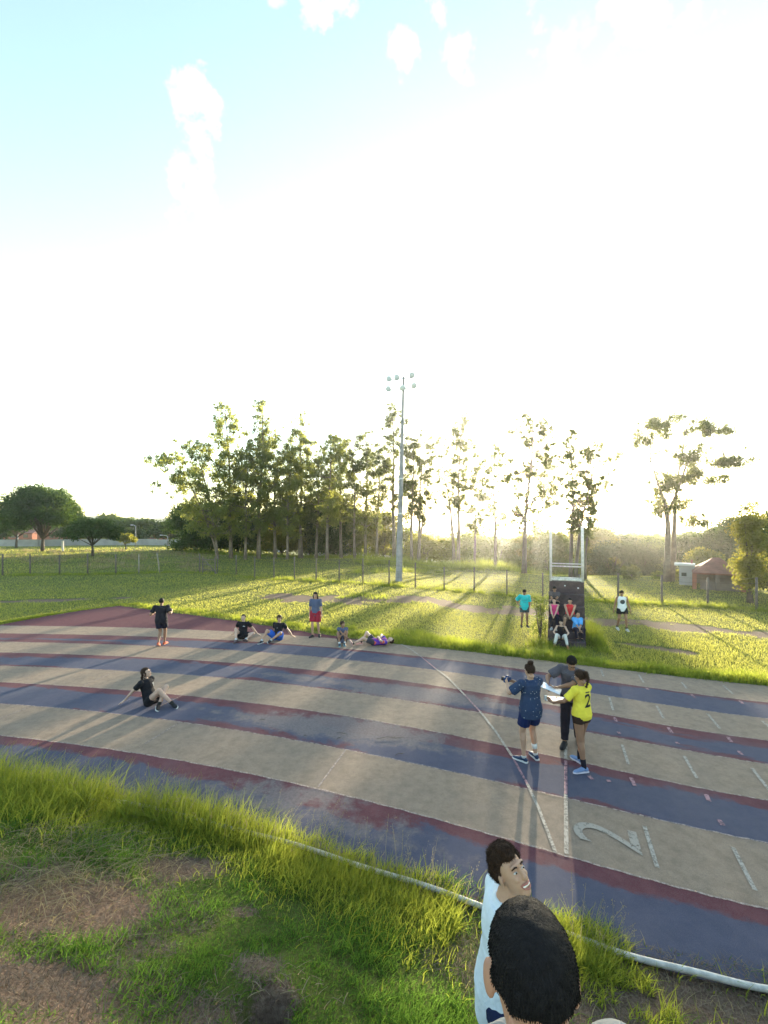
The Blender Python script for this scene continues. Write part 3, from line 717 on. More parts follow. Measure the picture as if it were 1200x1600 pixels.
# far wood: one mass on the valley's far side
def far_wood():
    n = 420; cs, rs = [], []; rd = random.Random(4)
    for k in range(n):
        px = rd.uniform(-120, 1320); Y = rd.uniform(130, 420)
        if px < 300 and Y < 170: continue
        x = (px-600)/F*Y; h = float(height(x, Y)[0]); s = rd.uniform(3.2, 5.5)
        lim = CAMH-(np.interp(px, [0,280,500,700,950,1100,1200], [812,818,826,832,835,836,826])-Y0)/F*Y
        z = min(h+s*.8+2, lim-s*.5)
        for j in range(3): cs.append((x+rd.gauss(0, s*.7), Y+rd.gauss(0, s*.5), max(h+1, z+rd.gauss(0, s*.22)))); rs.append(s*rd.uniform(.6, .95))
    V, Fc = leafcloud(cs, rs, 9, 1.3, .8, .1, .7, .35)
    tag(link_mesh('distant_wood', np_mesh('distant_wood', V, Fc, 4), M_DARKL), 'mass of far treetops along the valley before the hills', 'wood', kind='stuff')
far_wood()

# ------------------------------------------------------------------ grass
def blades(P, z, h, w, lean, az, name, mat, levels=3, label=None, tip=.12):
    n = len(P); t = np.linspace(0, 1, levels); yaw = rng.uniform(0, 2*np.pi, n)
    wx, wy = np.cos(yaw), np.sin(yaw); lx, ly = np.cos(az)*lean, np.sin(az)*lean
    V = np.empty((n, levels, 2, 3), np.float32)
    for i, s in enumerate(t):
        ww = w*(1-(1-tip)*s**1.3)/2; bx = P[:,0]+lx*s**1.8*h; by = P[:,1]+ly*s**1.8*h; bz = z+h*s*(1-.25*lean*s)
        V[:,i,0] = np.stack([bx-wx*ww, by-wy*ww, bz], 1); V[:,i,1] = np.stack([bx+wx*ww, by+wy*ww, bz], 1)
    i0 = (np.arange(n)*levels*2)[:, None]; q = []
    for l in range(levels-1): q.append(i0+np.array([l*2, l*2+1, l*2+3, l*2+2]))
    Fc = np.stack(q, 1).reshape(-1, 4)
    o = link_mesh(name, np_mesh(name, V.reshape(-1, 3), Fc, 4), mat)
    tag(o, label, 'grass', kind='stuff'); return o
M_GR = leafmat('grass_fresh', (.035, .090, .018), (.070, .135, .030), .5, (.20, .36, .05))
M_GR2 = leafmat('grass_tall', (.050, .10, .018), (.125, .165, .035), .54, (.47, .52, .07))
M_GRF = leafmat('grass_field', (.095, .120, .026), (.19, .19, .050), .55, (.72, .70, .15))
M_DRY = leafmat('grass_dry', (.15, .12, .07), (.33, .28, .17), .35, (.42, .34, .17))
M_DRYD = leafmat('grass_litter', (.10, .075, .055), (.27, .21, .155), .2, (.2, .14, .08))
M_SEED = leafmat('seed_heads', (.16, .14, .08), (.30, .25, .15), .4, (.45, .38, .2))
def field_grass():
    n = 430000; Y = 1/rng.uniform(1/95, 1/12.5, n); px = rng.uniform(-80, 1280, n); x = (px-600)/F*Y; P = np.stack([x, Y], 1)
    do = -dist_poly(P, E8); b = bare_mask(x, Y)+.35*rng.random(n)
    red = (px < 560) & (Y < 2760/(np.interp(px, [0,60,110,150,187,220,260,300,350,400,450,500,560], [976.5,965,957,951,947,951,956,961.5,968,975,983,991,999])-Y0))
    k = (do > .03) & (b < .62) & ~red & ~((Y < 17) & (px < -20)); P, x, Y, px = P[k], x[k], Y[k], px[k]
    nz = fract_noise(P[:,0]*.5, P[:,1]*.5, 2)
    h = rng.uniform(.035, .095, len(P))*(1+.5*nz)*(1+np.clip((Y-25)/60, 0, 1)); w = rng.uniform(.008, .014, len(P))*(Y/16)
    blades(P, height(P[:,0], P[:,1])-.005, h, w, rng.uniform(.1, .7, len(P)), rng.uniform(0, 6.28, len(P)), 'field_grass', M_GRF, 2, 'short mown grass over the infield and beyond the fence', .25)
field_grass()
def tufts(spots, mat, name, label, wmul=1.0, levels=3):
    """spots: (x, y, radius, height, count)"""
    Ps, hs, rr = [], [], []
    for (x, y, r, h, c) in spots:
        d = rng.normal(size=(c, 2))*r*.5; Ps.append(np.array([x, y])+d); f = np.exp(-(d**2).sum(1)/(r*r)); hs.append(h*rng.uniform(.35, 1.1, c)*(.5+.5*f)); rr.append(np.arctan2(d[:,1], d[:,0]))
    P = np.concatenate(Ps); h = np.concatenate(hs); a = np.concatenate(rr)+rng.normal(0, .8, len(h))
    w = (.010+.0006*P[:,1])*wmul*rng.uniform(.7, 1.3, len(h))
    blades(P, height(P[:,0], P[:,1])-.01, h, w, rng.uniform(.1, .8, len(h)), a, name, mat, levels, label)
rg = random.Random(21)
def along(poly, px0, px1, n, off, hfun, cnt, rad):
    """spots scattered along a pixel polyline, off = (min, max) metres beyond it"""
    out = []
    for _ in range(n):
        px = rg.uniform(px0, px1); py = np.interp(px, [p[0] for p in poly], [p[1] for p in poly]); x, y, _z = gp(px, py); o = rg.uniform(*off)
        out.append((x+o*.25, y+o, rg.uniform(*rad), hfun(px)*rg.uniform(.6, 1.25), cnt))
    return out
edge = [(-60,984),(0,975),(60,964),(110,956),(150,950),(187,946),(220,950),(260,955),(300,960),(350,967),(400,974),(450,982),(500,991),(600,1004.5),(750,1020),(900,1039),(1050,1056),(1200,1072),(1270,1079)]
hf = lambda px: np.interp(px, [0,180,230,400,520,700,760,840,900,980,1040,1100,1200], [.16,.10,.26,.22,.26,.34,.42,.42,.34,.20,.36,.30,.40])
sp = along(edge, -50, 1265, 520, (.12, .75), hf, 42, (.15, .30))
sp += along(edge, 600, 960, 170, (.6, 1.9), lambda p: .34, 40, (.2, .35))
sp += along(edge, 520, 760, 70, (.6, 1.6), lambda p: .28, 30, (.2, .35))
sp += along(edge, 1010, 1230, 70, (.5, 1.2), lambda p: .32, 40, (.15, .3))
sp += along(edge, 560, 1265, 240, (.04, .2), lambda p: .16, 34, (.12, .2))
for px, py, r, h, c in [(590,935,1.0,.35,260),(565,930,.8,.3,180),(540,934,.7,.25,120),(800,945,.6,.3,120),(1180,1052,.7,.3,200)]:
    x, y, _z = gp(px, py); sp.append((x, y, r, h, c))
tufts([s for s in sp if rg.random() < .93], M_GR2, 'track_edge_grass', 'tall bright grass fringing the far edge of the track')
#stand side clumps
ss = []
for px, py, r, h, c in [(926,1000,.34,.95,420),(933,1008,.34,.7,320),(922,985,.28,.8,220),(852,1010,.4,.5,260),(905,1020,.45,.35,300),(880,1022,.4,.3,240),(838,1010,.4,.45,240),(860,1018,.3,.4,180),(945,1018,.4,.3,160)]:
    x, y, _z = gp(px, py); ss.append((x, y, r, h, c))
tufts(ss, M_GR2, 'stand_side_grass', 'long green grass clumps around the foot of the wooden stand')
FP = [(-30,899),(4,899),(47,898),(93,898),(137,897.5),(181,897),(217,895.5),(250,895),(312,895),(340,897),(369,900),(398,903),(428,905),(460,906),(494,908),(530,910),(567,912),(608,915),(649,918),(694,922),(741,925.5),(792,930),(848,935),(905,938.5),(966,941),(1034,944),(1106,948),(1182,953.5),(1270,960)]
tufts(along(FP, -30, 1270, 420, (-.5, .5), lambda p: .42 if p > 400 else .32, 26, (.25, .5))+along([(-30,893),(1270,893)], 560, 700, 30, (-1.5, 1.5), lambda p: .6, 40, (.4, .6)), M_GR2, 'fence_line_grass', 'taller grass growing along the foot of the wire fence', 1.1, 2)
tufts([(at(px_, Y_).x, Y_, .9, rg.uniform(.7, 1.5), 60) for px_, Y_ in [(rg.uniform(560, 940), rg.uniform(49, 55)) for _ in range(170)]]+
      [(at(px_, Y_).x, Y_, .9, rg.uniform(.5, .9), 50) for px_, Y_ in [(rg.uniform(290, 560), rg.uniform(62, 68)) for _ in range(90)]], M_GR2, 'wood_edge_grass', 'rank bright grass under the row of tall trees', 1.6, 2)
tufts([(at(px_, Y_).x, Y_, .9, rg.uniform(.3, .7), 36) for px_, Y_ in [(rg.uniform(-40, 330), rg.uniform(40, 62)) for _ in range(120)]], M_DRY, 'dry_rise_grass', 'dry tawny grass on the low rise at the far left', 1.5, 2)

# the bank in front: lush fringe, short green sward, dry litter, seed stalks
def bank():
    n = 330000
    px = rng.uniform(-150, 1350, n); t = rng.random(n); Y = .55+8.4*t**1.15; x = (px-600)/F*Y*1.0; P = np.stack([x, Y], 1)
    x = x; d = dist_poly(P, E0); nzk = fract_noise(x*4, Y*4, 2); k = (d > -.24+.08*nzk) & (d < 5) & (Y > .5)
    P = P[k]; d = d[k]; x, Y = P[:,0], P[:,1]; b = bare_mask(x, Y); u = rng.random(len(x)); nz = fract_noise(x*1.6, Y*1.6, 5); nz2 = fract_noise(x*5, Y*5, 9)
    right = x > .72+.2*nz2                                   # behind the head the bank is low and dry
    right = right & ~((np.abs(x-1.98) < .42) & (d < .75))
    band = np.exp(-((d-.26-.1*nz+.16*((x > -3.6) & (x < -1.2)))/.50)**2)*(1-.95*right)
    z = height(x, Y)
    pitm = ((x+.86)/.20)**2+((Y-3.02)/.2)**2 < 1
    # 1 fringe
    m = (u < band*.95) & (b < .95)
    h = rng.uniform(.10, .34, m.sum())*(.75+.4*np.clip(nz[m]+nz2[m]*.6, -.6, 1.1))*np.interp(x[m], [-6, -3.9, -2.6, 0], [1.5, 1.3, 1.05, .85])*np.where((nz2[m] < -.25) & (d[m] < .1), .3, 1); 
    blades(P[m], z[m]-.01, h, rng.uniform(.006, .013, m.sum()), rng.uniform(.2, 1.1, m.sum()), rng.normal(-.6, 1.5, m.sum()), 'bank_fringe_grass', M_GR2, 4, 'long sunlit grass along the white kerb at the foot of the bank')
    # a thick hem of long blades over the kerb itself
    n3 = 12500; kx = np.concatenate([rng.uniform(-9.0, .45, n3), rng.uniform(1.72, 2.2, 1100)]); ky = np.interp(kx, BG[0][:,0], BG[0][:,1])
    off = rng.uniform(-.12, .38, len(kx))-.10*((kx < -1.3) & (kx > -3.4)); gap = fract_noise(kx*2.2, kx*.7, 3); P3 = np.stack([kx-off*.35, ky-off], 1)
    hh = rng.uniform(.16, .40, len(kx))*np.interp(kx, [-7, -4, -2.4, -1, .45, 2.2], [1.4, 1.3, 1.15, .70, .55, .7])*np.where(gap > .30, .4, 1)*rng.uniform(.5, 1.35, len(kx))
    blades(P3, height(P3[:,0], P3[:,1])-.01, hh, rng.uniform(.006, .012, len(kx)), rng.uniform(.1, .9, len(kx)), rng.normal(.3, 1.6, len(kx)), 'kerb_grass', M_GR2, 4, 'long blades crowding over the white kerb')
    # 2 sward
    m = (u >= band*.95) & (u < .88*(1-.8*right)*np.sqrt(np.clip(1-b, 0, 1))) & ~pitm
    cl = np.clip(.60+.9*nz2[m]+.3*nz[m], .32, 1.4)
    h = rng.uniform(.05, .20, m.sum())*cl
    blades(P[m], z[m]-.01, h, rng.uniform(.005, .011, m.sum()), rng.uniform(.3, 1.3, m.sum()), rng.normal(-.9, 1.4, m.sum()), 'bank_grass', M_GR, 3, 'green grass in clumps over the near bank')
    # 3 litter
    m = (u < .85) & ((b > .35) | right) & ~pitm; m &= rng.random(len(m)) < .65
    blades(P[m], z[m]+.002, rng.uniform(.015, .055, m.sum()), rng.uniform(.004, .009, m.sum()), rng.uniform(.8, 3.2, m.sum()), rng.uniform(0, 6.28, m.sum()), 'dry_litter', M_DRYD, 3, 'matted dead grass on the bare parts of the bank')
    m = right & (u > .9) & (rng.random(len(m)) < .6)
    blades(P[m], z[m], rng.uniform(.03, .11, m.sum()), rng.uniform(.004, .008, m.sum()), rng.uniform(.3, 1.6, m.sum()), rng.uniform(0, 6.28, m.sum()), 'short_dry_grass', M_DRY, 3, 'short tawny grass on the bank to the right')
bank()
def straws():
    sp_ = []
    for px, py, n, L_ in [(90,1375,60,.5),(30,1400,60,.5),(170,1365,50,.45),(60,1440,40,.4),(120,1330,60,.5),(250,1345,30,.4),(60,1300,40,.5),(110,1300,60,.5),(30,1340,50,.5),(150,1330,40,.45),(190,1340,30,.4),(90,1380,30,.4),(140,1460,10,.3),(250,1380,14,.3),(400,1530,16,.16),(430,1515,14,.16),(330,1365,20,.25)]:
        c = gp(px, py)
        for _ in range(int(n*1.8)): sp_.append((c.x+rg.gauss(0, .36), c.y+rg.gauss(0, .17), rg.uniform(.4, 1)*L_))
    a = np.array(sp_); n = len(a); az = rng.normal(-.7, .9, n)
    blades(a[:,:2], height(a[:,0], a[:,1])+.03, a[:,2]*.42, np.full(n, .008), rng.uniform(1.2, 2.6, n), az, 'dry_straw', M_DRY, 6, 'bleached straw stems lying on the shaded bank', .5)
    # thin stalks with loose seed heads, standing before the track
    Vq = []; st = []
    for px0, px1, n_, h0, h1 in [(0,250,90,.38,.75),(240,420,34,.3,.6),(420,640,80,.35,.72),(640,740,20,.3,.55),(895,960,26,.35,.72)]:
        for _ in range(n_):
            px = rg.uniform(px0, px1); py = np.interp(px, [p[0] for p in BP[0]], [p[1] for p in BP[0]])+rg.uniform(2, 26); x, y = flat(px, py); st.append((x, y, rg.uniform(h0, h1)))
    a = np.array(st); n = len(a); lean = rng.uniform(.05, .7, n); az = rng.normal(.4, 1.2, n); z = height(a[:,0], a[:,1])
    blades(a[:,:2], z, a[:,2], np.full(n, .0035), lean, az, 'seed_stalks', M_SEED, 6, 'thin pale seed stalks rising from the kerb grass', .6)
    cs, A_, B_ = [], [], []
    for i in range(n):
        for k in range(9):
            s = rg.uniform(.72, 1); h = a[i,2]; c = np.array([a[i,0]+math.cos(az[i])*lean[i]*s**1.8*h, a[i,1]+math.sin(az[i])*lean[i]*s**1.8*h, z[i]+h*s*(1-.25*lean[i]*s)])+rng.normal(0, .010, 3)
            q = rng.normal(size=3); q[2] += 1.2; q /= np.linalg.norm(q); r_ = np.cross(q, rng.normal(size=3)); r_ /= np.linalg.norm(r_)
            cs.append(c); A_.append(q*.012); B_.append(r_*.0028)
    V, Fc = quads_from(np.array(cs), np.array(A_), np.array(B_))
    tag(link_mesh('seed_heads', np_mesh('seed_heads', V, Fc, 4), M_SEED), 'tiny loose seeds at the tips of the stalks', 'grass', kind='stuff')
straws()
def creeper():
    c0 = gp(849, 1003); cs, rs = [], []
    rd = random.Random(5)
    tb = MB()
    for k in range(26):
        z = rd.uniform(.15, 1.75); q = c0+Vector((rd.gauss(0, .16), rd.gauss(.5, .25), z))
        cs.append((q-c0)[:]); rs.append(rd.uniform(.14, .27))
    for k in range(6): tb.tube([(0, .3, 0), (rd.gauss(0, .08), .4, .8), (rd.gauss(0, .15), .5+rd.gauss(0, .15), 1.7)], [.02, .015, .006], seg=5)
    root = empty('climbing_shrub', c0); tag(root, 'tall leafy climbing shrub against the left side of the wooden stand', 'shrub')
    V, Fc = leafcloud(cs, rs, 900, .11, .045, .6, 1, .5); V[:,2] = np.maximum(V[:,2], .01)
    link_mesh('leaves', np_mesh('leaves', V, Fc, 4), M_MIDL, root); tb.build('stem', M_BARK2, root)
creeper()
# ------------------------------------------------------------------ fences, mast, stand, buildings
M_POST = simple('weathered_post', (.115, .095, .085), .9, .3, 6, .01, 30)
M_POSTL = simple('pale_post', (.26, .23, .19), .9, .3, 6, .01, 30)
M_WIRE = simple('rusty_wire', (.10, .075, .06), .7, .3, 6)
M_CONC = simple('mast_concrete', (.23, .23, .25), .85, .28, 2.2, .01, 20)
M_STEEL = simple('galvanised_steel', (.50, .53, .58), .4, .15, 5, metal=.2)
M_GLASS = simple('lamp_glass', (.55, .62, .70), .15, .1, 5, spec=.8)
def fence(pts, name, label, mats, leans=None, H=1.85, r=.05):
    root = empty(name, pts[0]); tag(root, label, 'fence'); o0 = pts[0]; tops = []
    for i, p in enumerate(pts):
        ln = (leans or {}).get(i, (0, 0)); h = H*(.94+.11*((i*37) % 10)/10); mb = MB(); l = p-o0
        mb.tube([l+Vector((0, 0, -.3)), l+Vector((ln[0]*.5, ln[1]*.5, h*.5)), l+Vector((ln[0], ln[1], h))], [r*1.1, r, r*.92], seg=8)
        mb.build('post', mats[i % len(mats)] if not isinstance(mats, dict) else mats.get(i, mats[-1]), root, smooth=True); tops.append((l, ln, h))
    mb = MB()
    for f in (.12, .36, .60, .82, .97):
        for (a, la, ha), (b, lb, hb) in zip(tops[:-1], tops[1:]):
            A = a+Vector((la[0]*f, la[1]*f-r, ha*f)); B = b+Vector((lb[0]*f, lb[1]*f-r, hb*f)); mb.tube([A, A.lerp(B, .5)-Vector((0, 0, .03)), B], [.0065]*3, seg=4)
    mb.build('wire', M_WIRE, root)
    return root
fence([gp(*p) for p in FP if 330 < p[0] < 880], 'wire_fence', 'long wire fence with dark posts from the gate to the wooden stand', [M_POST])
fence([gp(*p) for p in FP if p[0] > 890], 'wire_fence', 'wire fence with brown posts to the right of the wooden stand', [M_POST], H=1.88, r=.065)
lf = [gp(*p) for p in FP if p[0] < 320]
fence(lf, 'wire_fence', 'wire fence with grey and leaning pale posts in front of the left rise', {6: M_POSTL, 7: M_POSTL, -1: M_POST}, {7: (-.28, 0)}, H=1.75, r=.06)
def gate():
    a, b = gp(314, 896), gp(338, 898); root = empty('field_gate', a); tag(root, 'old open timber gate with a slanting brace where the two left fences meet', 'gate'); d = b-a
    for q in (Vector((.12, 0, 0)), d-Vector((.15, 0, 0))):
        mb = MB(); mb.box(q+Vector((0, .1, .75)), (.09, .09, 1.7)); mb.build('gate_post', M_POST, root, bevel=.01)
    for z in (.35, .8, 1.3):
        mb = MB(); mb.tube([Vector((.12, .05, z)), d*.9+Vector((0, .05, z+.03))], [.035, .035], seg=6); mb.build('rail', M_POST, root)
    mb = MB(); mb.tube([Vector((.2, -.02, 1.35)), Vector((d.x*1.0, -.3, -.05))], [.05, .05], seg=6); mb.build('brace', M_POST, root)
gate()
def mast():
    b = gp(623, 908); s = b.y/F; H = (908-588)*s; root = empty('floodlight_mast', b); tag(root, 'tall tapering concrete mast with six round floodlights', 'floodlight')
    top = Vector((7.5*s, 0, H)); mb = MB(); hs = []
    for i in range(9):
        t = i/8; hs.append((top*t, .27*(1-t)+.075*t))
    mb.tube([p-Vector((0, 0, .3 if i == 0 else 0)) for i, (p, r) in enumerate(hs)], [(r, r*.8) for p, r in hs], side=(1,0,0), seg=8); mb.build('mast', M_CONC, root)
    for z in (H*.33, H*.5):
        mb = MB(); mb.tube([top*(z/H)-Vector((0,0,.05)), top*(z/H)+Vector((0,0,.05))], [.235-.12*z/H]*2, seg=10); mb.build('band', M_STEEL, root)
    def q(px, py, dy=0): return Vector(((px-623)*s, dy, (908-py)*s))
    for a_, b_ in (((607,594.5),(645,590)),((606,610),(648,606.5))):
        mb = MB(); mb.tube([q(*a_), q(*b_)], [.045]*2, seg=6); mb.build('crossarm', M_STEEL, root)
    for px, py, yw in ((608,593.5,-20),(620,591,-10),(643,587.5,15),(607,609,-25),(629,607.5,0),(646.5,604,20)):
        c = q(px, py, -.25); d = Vector((math.sin(R(yw)), -math.cos(R(yw)), -.45)).normalized()
        mb = MB(); pr = [(-.20,.05),(-.17,.11),(-.08,.16),(.0,.215),(.05,.235)]
        mb.tube([c+d*z for z, r in pr], [r for z, r in pr], seg=18); mb.tube([c-d*.38, c-d*.18], [.06, .07], seg=10)
        l = mb.build('lamp', M_STEEL, root, smooth=True)
        mb = MB(); mb.ell(c+d*.05, (.21,.21,.035), d.to_track_quat('Z','Y').to_matrix(), 18, 7); mb.build('lens', M_GLASS, l, smooth=True)
        mb = MB(); mb.tube([c-d*.1+Vector((0,0,0)), Vector((c.x, 0, c.z-.02))], [.02, .02], seg=6); mb.build('bracket', M_STEEL, l)
mast()
M_WOODD = simple('dark_stained_wood', (.070, .048, .052), .85, .4, 5, .006, 60)
STAND = gp(885, 1011)
SANG = -math.atan2(STAND.x, STAND.y)
SM = Matrix.Translation(STAND) @ Matrix.Rotation(SANG, 4, 'Z')
TOPS, TREAD, SW = [.22, .52, .97, 1.43, 1.90, 2.42], .40, 1.44
def stand():
    root = empty('judges_stand', STAND, SANG); tag(root, 'dark stepped wooden stand with a white frame on top and people on its tiers', 'stand')
    n = len(TOPS); last = .95
    for i in range(n):
        z0, z1 = (TOPS[i-1] if i else 0), TOPS[i]; dep = TREAD if i < n-1 else last; y0 = TREAD*i; hh = z1-z0-.04; nb = 1 if hh < .32 else 2
        mb = MB(); mb.box((0, y0+dep/2-.01, z1-.02), (SW-.075, dep+.02, .04)); mb.build('tread', M_WOODD, root, bevel=.004)
        for j in range(nb):
            mb = MB(); mb.box((0, y0+.012, z1-.04-hh/nb*(j+.5)), (SW-.08, .024, hh/nb-.008)); mb.build('riser_board', M_WOODD, root, bevel=.004)
    for sx in (-1, 1):
        mb = MB()
        for i in range(n):
            dep = TREAD if i < n-1 else last; mb.box((sx*(SW/2-.018), TREAD*i+dep/2, TOPS[i]/2-.003), (.035, dep-.004, TOPS[i]+.02))
        mb.build('side_panel', M_WOODD, root)
    yb = TREAD*(n-1); mb = MB(); mb.box((0, yb+last-.01, 1.19), (SW-.08, .03, 2.34)); mb.build('back_panel', M_WOODD, root)
    Mw = simple('flaking_white_paint', (.66, .62, .58), .6, .3, 9, .004, 40)
    for sx, sy, top, r in ((-1, .06, 4.78, .045), (1, .06, 4.86, .055), (-1, .86, 4.70, .034), (1, .86, 4.90, .036)):
        mb = MB(); mb.tube([(sx*(SW/2-.06), yb+sy, 2.40), (sx*(SW/2-.06), yb+sy, 3.5), (sx*(SW/2-.06)-.01, yb+sy, top)], [r]*3, seg=10); mb.build('frame_post', Mw, root, smooth=True)
    for z, sy, r in ((2.50, .06, .05), (3.10, .06, .032), (2.50, .86, .032), (3.16, .86, .026)):
        mb = MB(); mb.tube([(-SW/2+.08, yb+sy, z), (SW/2-.08, yb+sy, z)], [r]*2, seg=8); mb.build('frame_rail', Mw, root, smooth=True)
    for sx in (-1, 1):
        mb = MB(); mb.tube([(sx*(SW/2-.06), yb+.1, 3.11), (sx*(SW/2-.06), yb+.84, 3.14)], [.026]*2, seg=8); mb.build('frame_rail', Mw, root, smooth=True)
    for x, z in ((-.06, 2.24), (.48, 2.16)):
        mb = MB(); mb.ell((x, yb-.005, z), (.038, .012, .033)); mb.build('bolt_plate', M_STEEL, root)
stand()
# shelter, outbuilding, far houses
M_ROOF = simple('clay_roof_tiles', (.22, .095, .075), .9, .3, 1.5, .03, 9)
M_WALLW = simple('pale_render', (.55, .55, .56), .9, .12, .8); M_WALLG = simple('grey_render', (.30, .30, .31), .9, .2, .6)
M_WALLR = simple('red_brick_wall', (.30, .115, .075), .9, .3, .5); M_WALLB = simple('beige_render', (.48, .42, .35), .9, .15, .5); M_DGLASS = simple('dark_window_glass', (.03, .035, .04), .2, .2, 3, spec=.7)
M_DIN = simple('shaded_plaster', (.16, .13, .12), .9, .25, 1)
def shelter():
    Y = 34; c = at(1121, Y); s = Y/F; root = empty('roofed_shelter', c, -.60); tag(root, 'open shelter with a red tiled hip roof at the right', 'shelter')
    hw = 32*s; dp = 2.6; ez = CAMH-(894-Y0)/F*Y-c.z; az = CAMH-(879-Y0)/F*Y-c.z+.35
    mb = MB(); a, b_, c2, d = (-hw, -dp/2, ez), (hw, -dp/2, ez), (hw, dp*1.4, ez), (-hw, dp*1.4, ez); r1, r2 = (-hw*.12, dp*.45, az), (hw*.12, dp*.45, az)
    lo = [(p[0], p[1], p[2]-.12) for p in (a, b_, c2, d)]
    mb.add([a, b_, c2, d, r1, r2]+lo, [(0,1,5,4),(1,2,5),(2,3,4,5),(3,0,4),(0,6,7,1),(1,7,8,2),(2,8,9,3),(3,9,6,0),(6,9,8,7)]); mb.build('roof', M_ROOF, root)
    for x in (-.93, -.05, .9):
        for y in (-dp*.42, dp*1.25):
            mb = MB(); mb.box((x*hw, y, (ez-.1)/2), (.28, .28, ez-.1)); mb.build('pillar', M_WALLR if x != -.05 else M_DIN, root)
    mb = MB(); mb.box((0, dp*1.33, (ez-.15)/2), (hw*1.7, .15, ez-.16)); mb.build('back_wall', M_DIN, root)
    mb = MB(); mb.box((.05*hw, -dp*.36, .35), (hw*1.5, .15, .7)); mb.build('low_wall', M_DIN, root)
    c = at(1071, 36); s = 36/F; o = empty('outbuilding', c, -.62); tag(o, 'small white flat-roofed outbuilding left of the red-roofed shelter', 'building')
    h = CAMH-(884-Y0)/F*36-c.z; mb = MB(); mb.box((.1, .7, h/2), (20*s, 1.2, h)); mb.build('wall', M_WALLG, o)
    mb = MB(); mb.box((-1*s, .7, h+.08), (27*s, 1.6, .16)); mb.build('roof', M_WALLW, o); mb = MB(); mb.box((8*s, .9, h+.30), (2.5*s, .25, .35)); mb.build('chimney', M_WALLR, o)
    mb = MB(); mb.box((-.1, .09, h*.55), (.35, .04, .3)); mb.build('window', M_DGLASS, o)
shelter()
def house(px, Y, wpx, top, wall, roofm, label, rise=1.4, dep=7, wins=3, cat='house', name='brick_house'):
    c = at(px, Y); s = Y/F; w = wpx*s; zt = CAMH-(top-Y0)/F*Y-c.z; hw = max(1.8, zt-rise); root = empty(name, c); tag(root, label, cat)
    mb = MB(); mb.box((0, dep/2, hw/2-.4), (w, dep, hw+.8)); mb.build('wall', wall, root)
    mb = MB(); e = .4; X, Yd = w/2+e, dep/2+e
    mb.add([(-X,-e,hw),(X,-e,hw),(X,dep+e,hw),(-X,dep+e,hw),(-X,dep/2,hw+rise),(X,dep/2,hw+rise)], [(0,1,5,4),(2,3,4,5),(1,2,5),(3,0,4),(0,3,2,1)]); mb.build('roof', roofm, root)
    for i in range(wins):
        x = -w/2+w*(i+.5)/wins; mb = MB(); mb.box((x, -.03, hw*.55), (min(1.3, w/wins*.4), .08, 1.0)); mb.build('window', M_DGLASS, root)
house(88, 120, 60, 836, M_WALLR, M_ROOF, 'brick house behind the trunk of the largest umbrella tree', wins=4)
house(20, 124, 60, 836, M_WALLR, M_ROOF, 'brick house at the far left edge behind the radio mast')
house(238, 116, 34, 838, M_WALLR, M_ROOF, 'red brick house between the two street lamps')
house(284, 116, 36, 840, M_WALLR, M_ROOF, 'red brick house touching the left end of the eucalyptus row')
house(545, 88, 130, 822, M_WALLB, M_WALLG, 'long pale building glimpsed between the trunks left of the mast', wins=12, rise=.6, name='long_building', cat='building')
house(400, 96, 80, 838, M_WALLW, M_ROOF, 'white house glimpsed low between the left trunks', wins=5)
rh = random.Random(9)
for i, (px, Y, w, top, lab) in enumerate([(700,330,14,808,'pale far house left of the isolated slim eucalyptus'),(728,340,18,813,'wide white far house right of the isolated slim eucalyptus'),(752,330,12,817,'small pale far house near the sun glare'),
      (966,300,16,826,'white far house on the skyline right of the stand'),(990,310,14,829,'far house between the dark shrubs and skyline'),(1012,300,12,831,'tiny pale far house left of the lone eucalyptus'),(940,320,10,828,'little far house above the leafy tree right of the stand')]):
    house(px, Y, w, top, M_WALLW, M_ROOF if i % 2 else M_WALLG, lab, rise=2, wins=2, name='far_house')
def low_wall():
    mb = MB(); pts = [at(-60, 74), at(60, 76), at(125, 80), at(180, 80), at(245, 80), at(300, 80)]; b0 = pts[0].copy()
    for a, b in zip(pts[:-1], pts[1:]):
        d = b-a; mb.box((a+b)/2-b0+Vector((0, 0, .55)), (d.length-.01, .2, 1.3), Matrix.Rotation(math.atan2(d.y, d.x), 3, 'Z'))
    o = mb.build('boundary_wall', M_WALLG); o.location = b0; tag(o, 'long low grey boundary wall behind the left trees', 'wall')
low_wall()
for px, by, ty, arm, lab in [(212,860,822,0,'taller plain street lamp post before the far left wood'),(262,861,838,1,'shorter street lamp post with a curved arm')]:
    b = at(px, 72); h = CAMH-(ty-Y0)/F*72-b.z; root = empty('street_lamp', b); tag(root, lab, 'street lamp', 'street lamps along the far left road')
    mb = MB(); mb.tube([(0,0,-.2),(0,0,h*.6),(0,0,h)], [.10,.08,.06], seg=8); mb.build('pole', M_CONC, root, smooth=True)
    mb = MB(); mb.tube([(0,0,h-.05),(-.3,0,h+.15),(-.9 if arm else -.5,0,h+.2)], [.04,.04,.035], seg=6); mb.build('arm', M_STEEL, root)
    mb = MB(); mb.ell((-1.1 if arm else -.65,0,h+.18), (.28,.12,.08)); mb.build('lamp_head', M_STEEL, root)
b = at(98, 60); mb = MB(); mb.tube([(0,0,-.2),(0,0,1.35)], [.14,.13], seg=8); mb.ell((0,0,1.35), (.15,.15,.06)); o = mb.build('marker_post', M_WHITE); o.location = b; tag(o, 'short white post right of the largest umbrella tree trunk', 'post')
b = at(27, 84); h = CAMH-(747-Y0)/F*84-b.z; root = empty('radio_mast', b); tag(root, 'thin radio mast sticking up above the far left tree', 'mast')
